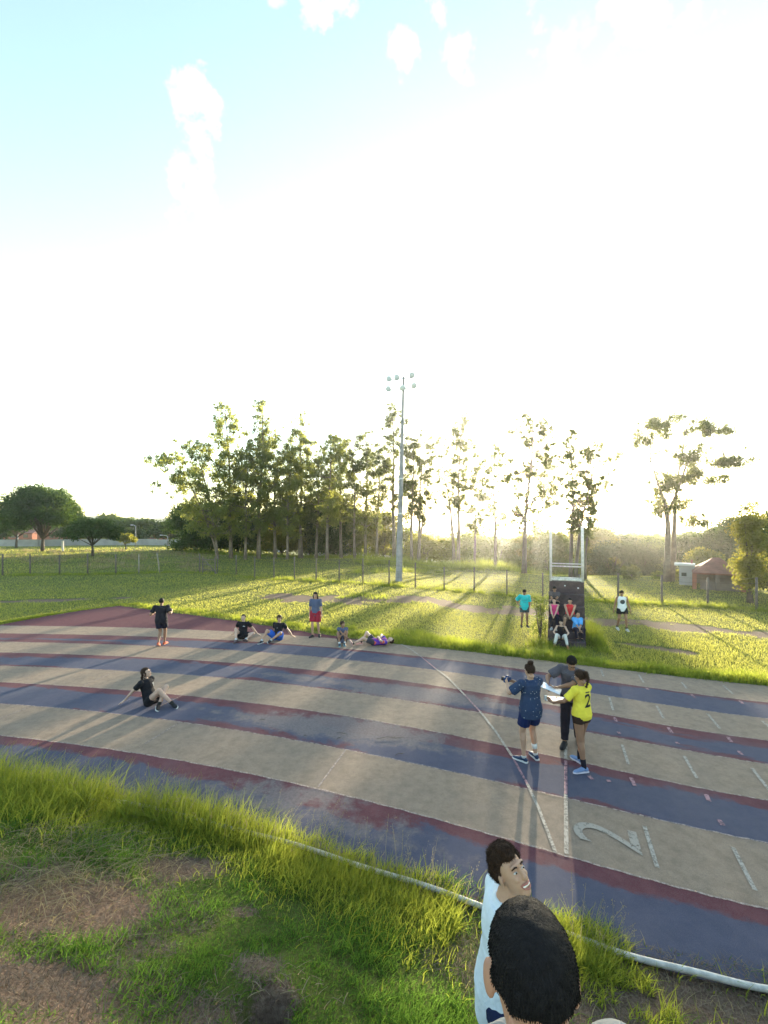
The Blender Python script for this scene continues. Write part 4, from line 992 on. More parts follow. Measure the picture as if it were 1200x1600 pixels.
mb = MB(); mb.tube([(0,0,-.2),(0,0,h*.55),(0,0,h*.8)], [.14,.10,.07], seg=6); mb.build('pole', M_STEEL, root); mb = MB(); mb.tube([(0,0,h*.8),(0,0,h)], [.03,.02], seg=5)
for k in range(3): mb.tube([(-.5,0,h*(.82+.05*k)),(.5,0,h*(.82+.05*k))], [.02,.02], seg=4)
mb.build('antenna', M_STEEL, root)
# fallen twigs on the track and the exposed rim under the kerb
def twigs():
    for (px, py, L_, a, lab) in [(610,1155,.55,.12,'long twig lying on the worn lane'),(535,1148,.24,-.3,'short curled twig left of the long one on the worn lane'),(530,1155,.15,.9,'small bent twig just in front of the curled one'),(410,1126,.13,.2,'leaf-like twig nearest the seated woman on the blue lane'),(625,1180,.2,.5,'twig in front of the long one on the worn lane'),(477,1151,.07,.2,'pebble-sized crumb on the worn lane')]:
        x, y = flat(px, py); mb = MB(); ca, sa = math.cos(a), math.sin(a)
        mb.tube([(-L_/2*ca, -L_/2*sa, .012), (-L_*.1*ca, L_*.06, .02), (L_*.2*ca, -L_*.02, .016), (L_/2*ca, L_/2*sa, .012)], [.003, .006, .005, .002], seg=6)
        mb.tube([(L_*.1, 0, .016), (L_*.25, L_*.2, .012)], [.004, .002], seg=5)
        o = mb.build('twig', M_POST, smooth=True); o.location = (x, y, .014); tag(o, lab, 'twig', 'twigs on the worn lanes')
twigs()
# ------------------------------------------------------------------ people
_mats = {}
def skinmat(c):
    k = ('skin', c)
    if k not in _mats: _mats[k] = simple('skin', c, .55, .10, 9, .0015, 60, sub=.12, spec=.35)
    return _mats[k]
def clothmat(name, c, rough=.85, var=.12, pattern=None):
    k = (name, c, pattern)
    if k in _mats: return _mats[k]
    m, nt, N, L, P = newmat(name); tc = N.new('ShaderNodeTexCoord'); o = tc.outputs['Object']
    n = noise_node(N, L, 7, 4, .6, o, .6); col = ramp(N, L, n.outputs[0], [(.3, tuple(x*(1-var) for x in c)), (.7, tuple(min(1, x*(1+var)) for x in c))])
    if pattern == 'dots':
        v = N.new('ShaderNodeTexVoronoi'); v.inputs['Scale'].default_value = 19; L.new(o, v.inputs['Vector'])
        n3 = noise_node(N, L, 60, 2, .5, o); f = ramp(N, L, mth(N, L, 'ADD', v.outputs['Distance'], mth(N, L, 'MULTIPLY', n3.outputs[0], .12)), [(.17, (1,1,1)), (.22, (0,0,0))]); col = mixc(N, L, mth(N, L, 'MULTIPLY', f, .75), col, (.55, .60, .62))
    if pattern == 'split':        # violet with orange-red panels and white flashes
        w = N.new('ShaderNodeTexWave'); w.inputs['Scale'].default_value = 1.3; w.inputs['Distortion'].default_value = 2; L.new(o, w.inputs['Vector'])
        col = ramp(N, L, w.outputs[0], [(.35, (.10, .035, .32)), (.42, (.60, .55, .60)), (.47, (.60, .09, .06)), (.8, (.62, .10, .07)), (.86, (.12, .04, .35))])
    L.new(col, P.inputs['Base Color']); P.inputs['Roughness'].default_value = rough; P.inputs['Specular IOR Level'].default_value = .2
    n2 = noise_node(N, L, 16, 5, .6, o, 1.2); bump(N, L, P, n2.outputs[0], .018, .7); _mats[k] = m; return m
def hairmat(c):
    k = ('hair', c)
    if k in _mats: return _mats[k]
    m, nt, N, L, P = newmat('hair'); tc = N.new('ShaderNodeTexCoord'); mp = N.new('ShaderNodeMapping'); mp.inputs['Scale'].default_value = (90, 90, 22); L.new(tc.outputs['Object'], mp.inputs[0])
    n = noise_node(N, L, 1, 5, .7, mp.outputs[0], .5); L.new(ramp(N, L, n.outputs[0], [(.3, tuple(x*.6 for x in c)), (.75, tuple(x*1.7 for x in c))]), P.inputs['Base Color'])
    P.inputs['Roughness'].default_value = .7; P.inputs['Specular IOR Level'].default_value = .15; bump(N, L, P, n.outputs[0], .006); _mats[k] = m; return m
M_EYEW = simple('eye_white', (.65, .63, .60), .2, .03); M_IRIS = simple('iris', (.02, .012, .008), .15, .1); M_LIP = simple('lip', (.36, .14, .11), .45, .1); M_TEETH = simple('teeth', (.78, .74, .68), .3, .04)
M_INNER = simple('mouth_inner', (.12, .03, .03), .5, .1)
def V3(*a): return Vector(a)
def ik(a, t, l1, l2, pole):
    a, t = Vector(a), Vector(t); d = t-a; L_ = min(d.length, (l1+l2)*.998); u = d.normalized(); t = a+u*L_
    x = (l1*l1-l2*l2+L_*L_)/(2*L_); h = math.sqrt(max(0, l1*l1-x*x)); pl = Vector(pole); pl = pl-u*pl.dot(u); pl = pl.normalized() if pl.length > 1e-5 else u.orthogonal().normalized()
    return a+u*x+pl*h, t
def frame(f, up=(0,0,1)):
    f = Vector(f).normalized(); r = f.cross(Vector(up)).normalized(); u = r.cross(f); return Matrix((r, f, u)).transposed()
def hand(mb, w, d, nrm, thumb, curl, R_=.0085):
    """palm and five fingers. d along the hand, nrm out of the palm, thumb = side of the thumb"""
    d = Vector(d).normalized(); nrm = Vector(nrm); nrm = (nrm-d*nrm.dot(d)); nrm = nrm.normalized() if nrm.length > 1e-4 else d.orthogonal().normalized()
    s = d.cross(nrm).normalized(); s = s if s.dot(Vector(thumb)) > 0 else -s
    mb.tube([w-d*.02, w+d*.03, w+d*.065, w+d*.092], [(.026,.020),(.037,.017),(.042,.015),(.038,.012)], side=s, seg=12)
    for i, (o, ln, r) in enumerate(((.031,.074,1.05),(.0105,.084,1.08),(-.0105,.078,1.03),(-.031,.060,.9))):
        p = w+d*.082+s*o; dd = (d+s*(o*1.6)).normalized(); pts = [p]; c = curl*(.8+.12*i)
        for q in (.42, .32, .26):
            dd = (dd*math.cos(c*.5)+nrm*math.sin(c*.5)).normalized(); pts.append(pts[-1]+dd*ln*q); c = curl*1.25
        mb.tube(pts, [R_*r*1.1, R_*r, R_*r*.95, R_*r*.8], seg=8); mb.ell(pts[-1], (R_*r*.8,)*3, seg=8, rings=6)
    p = w+d*.022+s*.026; pts = [p, p+(d*.5+s*.75+nrm*.15).normalized()*.032, p+(d*.5+s*.75+nrm*.15).normalized()*.032+(d*.85+s*.35+nrm*(.1+.5*curl)).normalized()*.030]
    pts.append(pts[-1]+(d*.95+nrm*(.1+.7*curl)).normalized()*.022); mb.tube(pts, [R_*1.5, R_*1.25, R_*1.1, R_*.85], seg=8); mb.ell(pts[-1], (R_*.85,)*3, seg=8, rings=6)
def text_on(ob, word, size, centre, right, up, out, mat, name, parent, off=.004):
    """lettering laid onto a garment by casting it onto the cloth"""
    cu = bpy.data.curves.new('t', 'FONT'); cu.body = word; cu.size = size; cu.align_x = 'CENTER'; cu.align_y = 'CENTER'; cu.offset = .004
    fo = bpy.data.objects.new('t', cu); COL.objects.link(fo); dg = bpy.context.evaluated_depsgraph_get(); fm = bpy.data.meshes.new_from_object(fo.evaluated_get(dg)); bpy.data.objects.remove(fo)
    import bmesh
    bm = bmesh.new(); bm.from_mesh(fm); bmesh.ops.triangulate(bm, faces=bm.faces)
    bmesh.ops.subdivide_edges(bm, edges=[e for e in bm.edges if e.calc_length() > size*.12], cuts=2, use_grid_fill=False); bm.to_mesh(fm); bm.free()
    bvh = BVHTree.FromPolygons([v.co for v in ob.data.vertices], [tuple(p.vertices) for p in ob.data.polygons])
    for v in fm.vertices:
        p = centre+right*v.co.x+up*v.co.y; h = bvh.ray_cast(p+out*.35, -out)
        v.co = (h[0] if h[0] is not None else p)+out*off
    return link_mesh(name, fm, mat, parent)

def person(label, loc, yaw, s=1.0, pel=(0,0,.95), sp1=(0,0,1), sp2=(0,0,1), hipyaw=0, shyaw=0, look=(0,0), tilt=0,
           lh=(-.25,.02,.80), rh=(.25,.02,.80), le=(-.3,-1,0), re=(.3,-1,0), lf=(-.1,0,.09), rf=(.1,0,.09), lk=(0,1,0), rk=(0,1,0), lt=(-.15,1,0), rt_=(.15,1,0),
           lhd=None, rhd=None, lhn=None, rhn=None, curl=.35, skin=(.42,.25,.17), top=None, bottom=None, shoe=None, sock=None, hair=None, build=1.0, vox=.009, face=0, female=0, extra=None, up=(0,0,1)):
    root_mb = MB(); B = build
    P = Vector(pel); d1 = Vector(sp1).normalized(); d2 = Vector(sp2).normalized()
    hs = Matrix.Rotation(R(hipyaw), 3, 'Z') @ V3(1,0,0); ss = Matrix.Rotation(R(shyaw), 3, 'Z') @ V3(1,0,0)
    ss = (ss-d2*ss.dot(d2)).normalized(); hs = (hs-d1*hs.dot(d1)).normalized()
    mid = P+d1*.24; N_ = mid+d2*.26
    hw, sw = .092, (.158 if female else .178)*B
    hipL, hipR = P-hs*hw-d1*.02, P+hs*hw-d1*.02; shL, shR = N_-ss*sw-d2*.055, N_+ss*sw-d2*.055
    fwd2 = d2.cross(ss).normalized(); fwd2 = -fwd2 if fwd2.dot(ss.cross(d2)) > 0 else fwd2
    fwd2 = Vector((0,0,0))+ (d2.cross(ss)); fwd2.normalize()     # chest direction (up x right = forward)
    # --- limbs
    kL, aL = ik(hipL, lf, .43, .425, lk); kR, aR = ik(hipR, rf, .43, .425, rk)
    eL, wL = ik(shL, lh, .285, .255, le); eR, wR = ik(shR, rh, .285, .255, re)
    def torso(mb, infl=0, lo=-.09, hi=1.0, flare=0):
        pts, rad, sd = [], [], []
        for t, rx, ry in ((lo, .135 if lo < -.05 else .150, .105), (0, .158, .115), (.12, .146, .105), (.24, .132 if female else .140, .098), (.34, .146*B if female else .155*B, .108), (.43, .150*B if female else .168*B, .105), (.475, .118*B, .085)):
            pts.append(P+d1*t if t <= .24 else mid+d2*(t-.24)); g = infl+(flare if t <= .0 else flare*.5 if t < .2 else 0); rad.append((rx*(B if t < .3 else 1)+g, ry*B+g)); k = max(0, min(1, (t+.05)/.4)); sd.append(hs.lerp(ss, k).normalized())
        mb.tube(pts, rad, side=sd, seg=18)
    torso(root_mb)
    mb = root_mb
    mb.tube([N_-d2*.10, N_-d2*.03, N_+d2*.012], [(.12*B,.07),(.085,.062),(.056,.056)], side=ss, seg=12)
    # head
    lf_ = Matrix.Rotation(R(look[0]), 3, 'Z') @ V3(0, math.cos(R(look[1])), math.sin(R(look[1]))); HM = frame(lf_, up)
    if tilt: HM = Matrix.Rotation(R(tilt), 3, HM.col[1]) @ HM
    hc = N_+(d2*.6+Vector(up)*.4).normalized()*.158+HM.col[1]*.025
    nb = hc+HM @ V3(0,-.045,-.075); mb.tube([N_-d2*.03, N_+d2*.03, nb], [.060, .052, .054], seg=12)
    def h(x, y, z): return hc+HM @ V3(x, y, z)
    mb.ell(h(0,-.018,.022), (.074,.096,.092), HM, 20, 14); mb.ell(h(0,.020,-.030), (.062,.074,.090), HM, 18, 12); mb.ell(h(0,.055,-.088), (.033,.034,.030), HM); mb.ell(h(0,.005,-.070), (.054,.052,.040), HM)
    mb.tube([h(0,.088,.022), h(0,.103,-.004), h(0,.113,-.022)], [.008,.010,.0135], seg=8); mb.ell(h(0,.106,-.024), (.0165,.012,.010), HM, 8, 6)
    mb.ell(h(-.028,.070,-.018), (.022,.020,.018), HM); mb.ell(h(.028,.070,-.018), (.022,.020,.018), HM)
    mb.ell(h(0,.078,.040), (.052,.016,.012), HM); mb.ell(h(0,.088,-.058), (.027,.012,.013), HM, 10, 6)
    for e in (-1, 1): mb.ell(h(e*.079,-.010,-.012), (.010,.020,.033), HM @ Matrix.Rotation(R(-18*e), 3, 'Z'), 10, 8)
    # arms
    for sh, e_, w_, sd_, hd, hn in ((shL, eL, wL, -1, lhd, lhn), (shR, eR, wR, 1, rhd, rhn)):
        mb.ell(sh, (.058*B,.056*B,.058*B)); mb.ell(sh.lerp(N_-d2*.08, .4), (.07,.055,.06))
        a = .052*B if not female else .043
        mb.tube([sh, sh.lerp(e_, .35), sh.lerp(e_, .8), e_], [a*1.04, a*.96, a*.78, a*.74], seg=12); mb.ell(e_, (a*.76,)*3)
        mb.tube([e_, e_.lerp(w_, .3), e_.lerp(w_, .75), w_], [a*.76, a*.80, a*.56, a*.50], seg=12)
        fd = (w_-e_).normalized(); hand(mb, w_, hd if hd else fd, hn if hn else (V3(-sd_, 0, 0) if abs(fd.x) < .8 else V3(0, 0, -1)), (0, 1, .3), curl, .0085 if vox < .008 else .0100)
    # legs
    for hp, k_, a_, td, sd_ in ((hipL, kL, aL, lt, -1), (hipR, kR, aR, rt_, 1)):
        q = 1.0*(.95+.05*B) * (1.06 if female else 1)
        mb.ell(hp-d1*.01, (.088*q,.095*q,.088*q)); mb.tube([hp, hp.lerp(k_, .3), hp.lerp(k_, .75), k_], [.090*q, .080*q, .060*q, .056*q], seg=14); mb.ell(k_, (.056*q,)*3)
        sh_ = (a_-k_).normalized(); back = -((Vector(lk if sd_ < 0 else rk))); back = (back-sh_*back.dot(sh_)); back = back.normalized() if back.length > 1e-4 else V3(0,-1,0)
        mb.tube([k_, k_.lerp(a_, .3)+back*.012, k_.lerp(a_, .7), a_], [.054*q, .056*q, .038*q, .034*q], seg=12); mb.ell(a_, (.036,.036,.038))
        T = Vector(td).normalized(); sol = sh_-T*sh_.dot(T); sol = sol.normalized() if sol.length > .1 else V3(0,0,-1); SM_ = frame(T, -sol)
        mb.ell(a_+T*(-.025)+sol*.045, (.034,.042,.036), SM_); mb.tube([a_+T*.0+sol*.03, a_+T*.07+sol*.048, a_+T*.13+sol*.060, a_+T*.175+sol*.066], [(.034,.036),(.038,.026),(.042,.018),(.030,.012)], side=SM_.col[0], seg=12)
    me = remeshed(mb, 'person', vox, 2, .5)
    sk = skinmat(skin); body = link_mesh('person', me, [sk], None)
    # mouth colour on the lips
    body.location = loc; body.rotation_euler = (0, 0, R(yaw)); body.scale = (s, s, s); tag(body, label, 'person', extra.get('group') if extra else None)
    # eyes, brows, mouth
    eye = MB(); iris = MB(); brow = MB(); lip = MB()
    for e in (-1, 1):
        eye.ell(h(e*.029,.080,.012), (.0125,.0105,.0062 if face != 2 else .0042), HM, 12, 8); iris.ell(h(e*.029,.0885,.012), (.0058,.0030,.0052 if face != 2 else .0042), HM, 10, 6)
        brow.tube([h(e*.015,.0945,.034), h(e*.030,.0945,.0385), h(e*.047,.081,.031)], [.0042,.0045,.003], seg=6)
    eye.build('eyes', M_EYEW, body, True); iris.build('irises', M_IRIS, body, True)
    hm = hairmat(hair['col'] if hair else (.02,.013,.01)); brow.build('eyebrows', hm, body, True)
    if face == 2:       # broad open smile
        lip.tube([h(-.031,.080,-.050), h(-.017,.097,-.047), h(0,.1025,-.049), h(.017,.097,-.047), h(.031,.080,-.050)], [.0035,.005,.005,.005,.0035], seg=8)
        lip.tube([h(-.031,.080,-.050), h(-.020,.093,-.067), h(0,.099,-.074), h(.020,.093,-.067), h(.031,.080,-.050)], [.0035,.005,.0065,.005,.0035], seg=8); lip.build('lips', M_LIP, body, True)
        tt = MB(); tt.ell(h(0,.0895,-.0565), (.026,.010,.0085), HM, 16, 8); tt.build('teeth', M_TEETH, body, True); ii_ = MB(); ii_.ell(h(0,.086,-.062), (.026,.009,.012), HM, 14, 8); ii_.build('mouth', M_INNER, body, True)
    else:
        lip.tube([h(-.021,.090,-.057), h(0,.1005,-.056), h(.021,.090,-.057)], [.003,.006,.003], seg=8); lip.build('lips', M_LIP, body, True)
    # --- hair
    if hair:
        st = hair['style']; hb = MB(); rd = random.Random(int(abs(loc[0])*977+abs(loc[1])*331)); th = hair.get('th', .012); n = 150
        for k in range(n):
            z = 1-2*(k+.5)/n; az = k*2.39996; r_ = math.sqrt(1-z*z); dx, dy = r_*math.sin(az), r_*math.cos(az)
            hl = hair.get('line', .30)
            if dy > .22 and z < hl+.42*max(0, dy-.25): continue
            if dy <= .22 and z < (-.22 if dy > -.25 else -.62)+hair.get('nape', 0): continue
            jit = rd.uniform(.75, 1.25) if st in ('curly', 'messy') else 1
            rb = .022+th*.6; tz = th*(1.7 if z > .4 and st in ('curly','quiff') else 1)
            hb.ell(h(dx*(.076+th-rb), -.018+dy*(.097+th-rb), .022+z*(.093+tz-rb)), (rb*jit,)*3, None, 8, 6)
        if st in ('long', 'bun', 'pony'):
            for e in (-1, 0, 1):
                L_ = hair.get('len', .26)
                if st == 'long':
                    for q_ in range(5): t = q_/4; hb.ell(h(e*.055*(1+.3*t), -.055-.05*t, -.02)-Vector((0,0,1))*L_*t, (.040-.010*t,)*3, None, 9, 7)
                    if e: 
                        for q_ in range(4): t = q_/3; hb.ell(h(e*(.077+.006*t), .012-.01*t, -.01)-Vector((0,0,1))*L_*.55*t, (.024-.006*t,)*3, None, 9, 7)
        if st == 'bun': hb.ell(h(0,-.070,.135), (.050,.048,.042), HM); hb.ell(h(0,-.060,.105), (.036,.036,.034), HM)
        if st == 'pony':
            a0 = h(0,-.11,.055); hb.ell(a0, (.03,)*3)
            for q_ in range(7): t = q_/6; hb.ell(a0+HM @ V3(.015*math.sin(t*4), -.045-.03*math.sin(t*2.6), 0)-Vector((0,0,1))*(.24*t)*hair.get('plen', 1), (.030*(1-.45*t)+.004,)*3, None, 9, 7)
        hv = .007 if vox < .008 else .010
        amp = {'curly': .010, 'messy': .008, 'quiff': .008}.get(st, .0025)
        hme = remeshed(hb, 'hair', hv, 3, .5, [((38,38,38), amp, 3.3), ((95,95,95), amp*.5, 8.1)]); ho = link_mesh('hair', hme, [hm], body)
        if vox < .008:     # single strands so the outline is not a clean shell
            nv = len(hme.vertices); co = np.empty(nv*3, np.float32); hme.vertices.foreach_get('co', co); co = co.reshape(-1,3); no = np.empty(nv*3, np.float32); hme.vertices.foreach_get('normal', no); no = no.reshape(-1,3)
            k = rng.integers(0, nv, hair.get('strands', 5000)); c = co[k]; d_ = no[k]*.9+rng.normal(size=(len(k),3))*hair.get('fuzz', .35); d_[:,2] += hair.get('rise', 0); d_ /= np.linalg.norm(d_, axis=1)[:,None]
            ln = hair.get('slen', .008)*rng.uniform(.5, 1.3, len(k))[:,None]; b_ = np.cross(d_, rng.normal(size=(len(k),3))); b_ /= np.linalg.norm(b_, axis=1)[:,None]
            V, Fc = quads_from(c+d_*ln*.35, d_*ln*.6, b_*.0009); sm_ = np_mesh('strands', V, Fc, 4); link_mesh('strands', sm_, hm, ho)
    # --- clothes
    if top:
        tb = MB(); g = top.get('g', .016); hem = top.get('hem', -.09); torso(tb, g, hem, 1, top.get('flare', .016))
        if top.get('neck', 1): tb.tube([N_-d2*.10, N_-d2*.035, N_+d2*.005], [(.132*B+g,.078+g),(.104+g,.070+g*.8),(.064+g*.3,.062+g*.3)], side=ss, seg=14)
        sl = top.get('sleeve', .55)
        for sh, e_, w_ in ((shL, eL, wL), (shR, eR, wR)):
            if sl > 0:
                a = (.052*B if not female else .045)+g*.8; tb.ell(sh, (.060*B+g*.8,)*3); tb.ell(sh.lerp(N_-d2*.08, .4), (.072+g*.7,.06+g*.5,.062+g*.7))
                if sl <= 1: q_ = sh.lerp(e_, sl); tb.tube([sh, sh.lerp(q_, .5), q_], [a*1.02, a*1.08, a*1.10], seg=12)
                else: q_ = e_.lerp(w_, sl-1); tb.tube([sh, e_], [a, a*.85], seg=12); tb.ell(e_, (a*.86,)*3); tb.tube([e_, q_], [a*.85, a*.66], seg=12)
            else: tb.tube([sh.lerp(N_, .42)-d2*.03, sh.lerp(N_, .46)+d2*.012], [(.030,.085),(.024,.070)], side=ss, seg=10)
        tme = remeshed(tb, 'shirt', max(vox, .007), 3, .5, [((5,5,9), .010, 1.7), ((14,14,20), .005, 5.2)]); to = link_mesh(top.get('name', 'shirt'), tme, [clothmat('shirt_cloth', top['col'], .9, .10, top.get('pattern'))], body)
        for (word, size, cx, cz, side_, col) in top.get('marks', []):
            outv = fwd2*(1 if side_ == 'front' else -1); rv = ss*(1 if side_ == 'back' else -1); c = N_-d2*cz+ss*cx
            text_on(to, word, size, c, rv, d2, outv, simple('print', col, .8, .05), 'print', to)
    if bottom:
        bb = MB(); g = bottom.get('g', .018); L_ = bottom['len']
        bb.tube([P-d1*.10, P-d1*.01, P+d1*.07], [(.135+g,.108+g),(.158+g*.8,.115+g*.8),(.143*B+g*.35,.100+g*.35)], side=hs, seg=16)
        for hp, k_, a_ in ((hipL, kL, aL), (hipR, kR, aR)):
            bb.ell(hp-d1*.01, (.09+g,.098+g,.09+g))
            if L_ <= 1: q_ = hp.lerp(k_, L_); bb.tube([hp, hp.lerp(q_, .5), q_], [.092+g, .092+g*1.1-.012*L_, .088+g*1.4-.02*L_], seg=14)
            else: q_ = k_.lerp(a_, L_-1); bb.tube([hp, hp.lerp(k_, .5), k_], [.092+g, .078+g, .062+g], seg=14); bb.ell(k_, (.062+g,)*3); bb.tube([k_, k_.lerp(q_, .5), q_], [.062+g, .056+g, .044+g], seg=12)
        bme = remeshed(bb, 'bottoms', max(vox, .007), 3, .5, [((6,6,9), .009, 9.7), ((16,16,20), .004, 2.2)]); bo = link_mesh(bottom.get('name', 'shorts'), bme, [clothmat('trouser_cloth', bottom['col'])], body)
    for hp, k_, a_, td, sd_ in ((hipL, kL, aL, lt, -1), (hipR, kR, aR, rt_, 1)):
        T = Vector(td).normalized(); sh_ = (a_-k_).normalized(); sol = sh_-T*sh_.dot(T); sol = sol.normalized() if sol.length > .1 else V3(0,0,-1); SM_ = frame(T, -sol)
        if sock:
            sb = MB(); q_ = a_.lerp(k_, sock[1]); sb.tube([a_+sol*.02, a_, q_], [.042, .042, .043+.02*sock[1]], seg=12); sb.build('sock', clothmat('sock', sock[0]), body, True)
        if shoe:
            fb = MB(); fb.ell(a_+T*(-.028)+sol*.040, (.040,.050,.040), SM_); fb.tube([a_-T*.02+sol*.015, a_+T*.05+sol*.038, a_+T*.11+sol*.052, a_+T*.17+sol*.060, a_+T*.205+sol*.066], [(.040,.044),(.044,.036),(.048,.028),(.044,.022),(.026,.014)], side=SM_.col[0], seg=14)
            fm_ = remeshed(fb, 'shoe', .008, 2, .5); so = link_mesh('shoe', fm_, [clothmat('shoe_upper', shoe[0], .6)], body)
            ob = MB(); pts = []; out = [(-.072,.026),(-.06,.036),(-.01,.036),(.05,.038),(.11,.046),(.165,.044),(.20,.030),(.215,.012)]
            ring = [a_+T*y+SM_.col[0]*x for y, x in out]+[a_+T*y-SM_.col[0]*x for y, x in out[::-1]]; n_ = len(ring)
            ob.add([p+sol*.066 for p in ring]+[p+sol*.090 for p in ring], [tuple(range(n_)), tuple(range(2*n_-1, n_-1, -1))]+[(i, i+n_, (i+1) % n_+n_, (i+1) % n_) for i in range(n_)])
            ob.build('sole', clothmat('sole_rubber', shoe[1], .7), so)
    J = dict(hc=hc, HM=HM, N=N_, ss=ss, d2=d2, wL=wL, wR=wR, eL=eL, eR=eR, kL=kL, kR=kR, aL=aL, aR=aR, fwd=fwd2)
    M_ = Matrix.Translation(loc) @ Matrix.Rotation(R(yaw), 4, 'Z') @ Matrix.Scale(s, 4)
    return body, J, M_

DARKH, BRH = (.010,.008,.007), (.030,.016,.010)
LIGHT, TANS, BROWN, DEEP = (.52,.34,.26), (.42,.25,.17), (.27,.145,.09), (.20,.105,.065)
BLACK, CHAR, NAVY = (.012,.012,.016), (.050,.048,.058), (.012,.020,.060)
def gz(px, py):
    p = gp(px, py); return Vector((p.x, p.y, max(p.z, 0)+.014))
def people():
    # seated woman, near left
    person('seated woman with long dark hair and black T-shirt leaning back on the blue lane', gz(236, 1101), -103, .98, pel=(0,0,.115), sp1=(0,-.40,.92), sp2=(0,-.22,.97), look=(22,4),
        rh=(.26,-.60,.05), lh=(-.30,-.50,.05), re=(.6,-.5,.2), le=(-.6,-.5,.2), rhd=(.3,-.5,-.35), lhd=(-.3,-.5,-.35), rhn=(0,0,-1), lhn=(0,0,-1), curl=.08,
        rf=(.02,.60,.085), lf=(.16,.36,.085), rk=(.18,-.1,1), lk=(-.55,.35,.95), rt_=(.55,.85,-.05), lt=(.75,.7,0), skin=LIGHT, female=1,
        top=dict(col=BLACK, sleeve=.62, marks=[('o',.07,-.07,.13,'front',(.6,.6,.6)),('|',.06,-.07,.17,'front',(.5,.5,.5))]), bottom=dict(col=BLACK, len=.36), shoe=((.015,.015,.018),(.60,.60,.60)), sock=((.02,.02,.02),.12), hair=dict(style='long', col=BRH, len=.30, line=.42), vox=.008)
    # man walking away, far left
    person('man in black T-shirt and shorts walking away on the far left lanes', gz(252, 1009), 8, .98, pel=(0,0,.93), sp1=(0,.04,1), look=(0,-5), lh=(-.30,.20,1.16), rh=(.32,.12,1.22), le=(-.35,-.9,-.5), re=(.35,-.9,-.5), curl=.9,
        lf=(-.02,-.22,.16), rf=(.06,.14,.09), lt=(-.1,1,-.35), rt_=(.2,1,0), skin=BROWN, build=1.18, top=dict(col=(.018,.016,.022), sleeve=.72, hem=-.13), bottom=dict(col=(.012,.012,.028), len=.66, g=.028), shoe=((.55,.10,.05),(.50,.18,.10)), sock=((.30,.14,.10),.08), hair=dict(style='short', col=DARKH))
    # three sitting on the outer lane
    person('seated man in black T-shirt propped on both hands, left of the bearded one', gz(379, 998), 176, 1.0, pel=(0,0,.115), sp1=(0,-.25,.97), sp2=(0,-.12,1), look=(0,4), lh=(-.50,-.32,.05), rh=(.50,-.30,.05), le=(-.4,-1,0), re=(.4,-1,0), lhd=(-.5,-.2,-.3), rhd=(.5,-.2,-.3), lhn=(0,0,-1), rhn=(0,0,-1), curl=.08,
        lf=(-.33,.52,.10), rf=(.02,.55,.085), lk=(-.9,.2,.35), rk=(.25,0,1), lt=(-.85,.5,.05), rt_=(.1,1,0), skin=LIGHT, top=dict(col=BLACK, sleeve=.6, marks=[('~',.12,-.07,.15,'front',(.6,.6,.6))]), bottom=dict(col=BLACK, len=.5), shoe=((.08,.05,.06),(.10,.07,.07)), sock=((.5,.5,.5),.12), hair=dict(style='short', col=DARKH, line=.5))
    person('bearded seated man in black T-shirt and blue shorts leaning back beside the standing man', gz(434, 1000), 168, 1.0, pel=(0,0,.115), sp1=(0,-.30,.95), sp2=(0,-.15,1), look=(30,-4), lh=(-.44,-.36,.05), rh=(.30,-.38,.05), le=(-.4,-1,0), re=(.4,-1,0), lhd=(-.5,-.2,-.3), lhn=(0,0,-1), rhn=(0,0,-1), curl=.08,
        lf=(.06,.42,.085), rf=(.36,.55,.085), lk=(-.7,0,.6), rk=(.25,-.1,1), lt=(-.2,1,0), rt_=(.3,1,0), skin=TANS, top=dict(col=BLACK, sleeve=.6, marks=[('-',.10,0,.17,'front',(.35,.35,.35))]), bottom=dict(col=(.03,.12,.50), len=.75, g=.03), shoe=((.03,.03,.04),(.55,.55,.55)), sock=((.5,.5,.5),.10), hair=dict(style='curly', col=BRH, th=.02, line=.42))
    person('standing man with long dark hair, blue-grey T-shirt and red shorts', gz(493, 995), 176, .99, pel=(0,0,.945), lh=(-.27,.02,.74), rh=(.26,-.02,.74), look=(0,-6), lf=(-.13,-.04,.09), rf=(.10,.08,.09), lt=(-.3,1,0), rt_=(.4,1,0), skin=TANS, build=.95,
        top=dict(col=(.075,.095,.165), sleeve=.75, hem=-.13), bottom=dict(col=(.26,.018,.035), len=.80, g=.035), shoe=((.02,.02,.025),(.06,.06,.06)), hair=dict(style='long', col=DARKH, len=.15, th=.020, line=.40))
    person('seated person in grey top hugging the knees on the tan outer lane', gz(535, 1004), 190, .90, pel=(0,0,.115), sp1=(0,.06,1), sp2=(0,.28,.95), look=(25,-2), lh=(.10,.50,.38), rh=(-.08,.52,.36), le=(-1,0,0), re=(1,0,0), lf=(-.06,.44,.085), rf=(.15,.47,.085), lk=(-.2,0,1), rk=(.2,0,1), skin=BROWN, female=1,
        top=dict(col=(.085,.10,.17), sleeve=.5), bottom=dict(col=(.035,.022,.03), len=.4), shoe=((.03,.06,.09),(.20,.40,.45)), sock=((.6,.6,.6),.10), hair=dict(style='pony', col=BRH, th=.018, plen=.6))
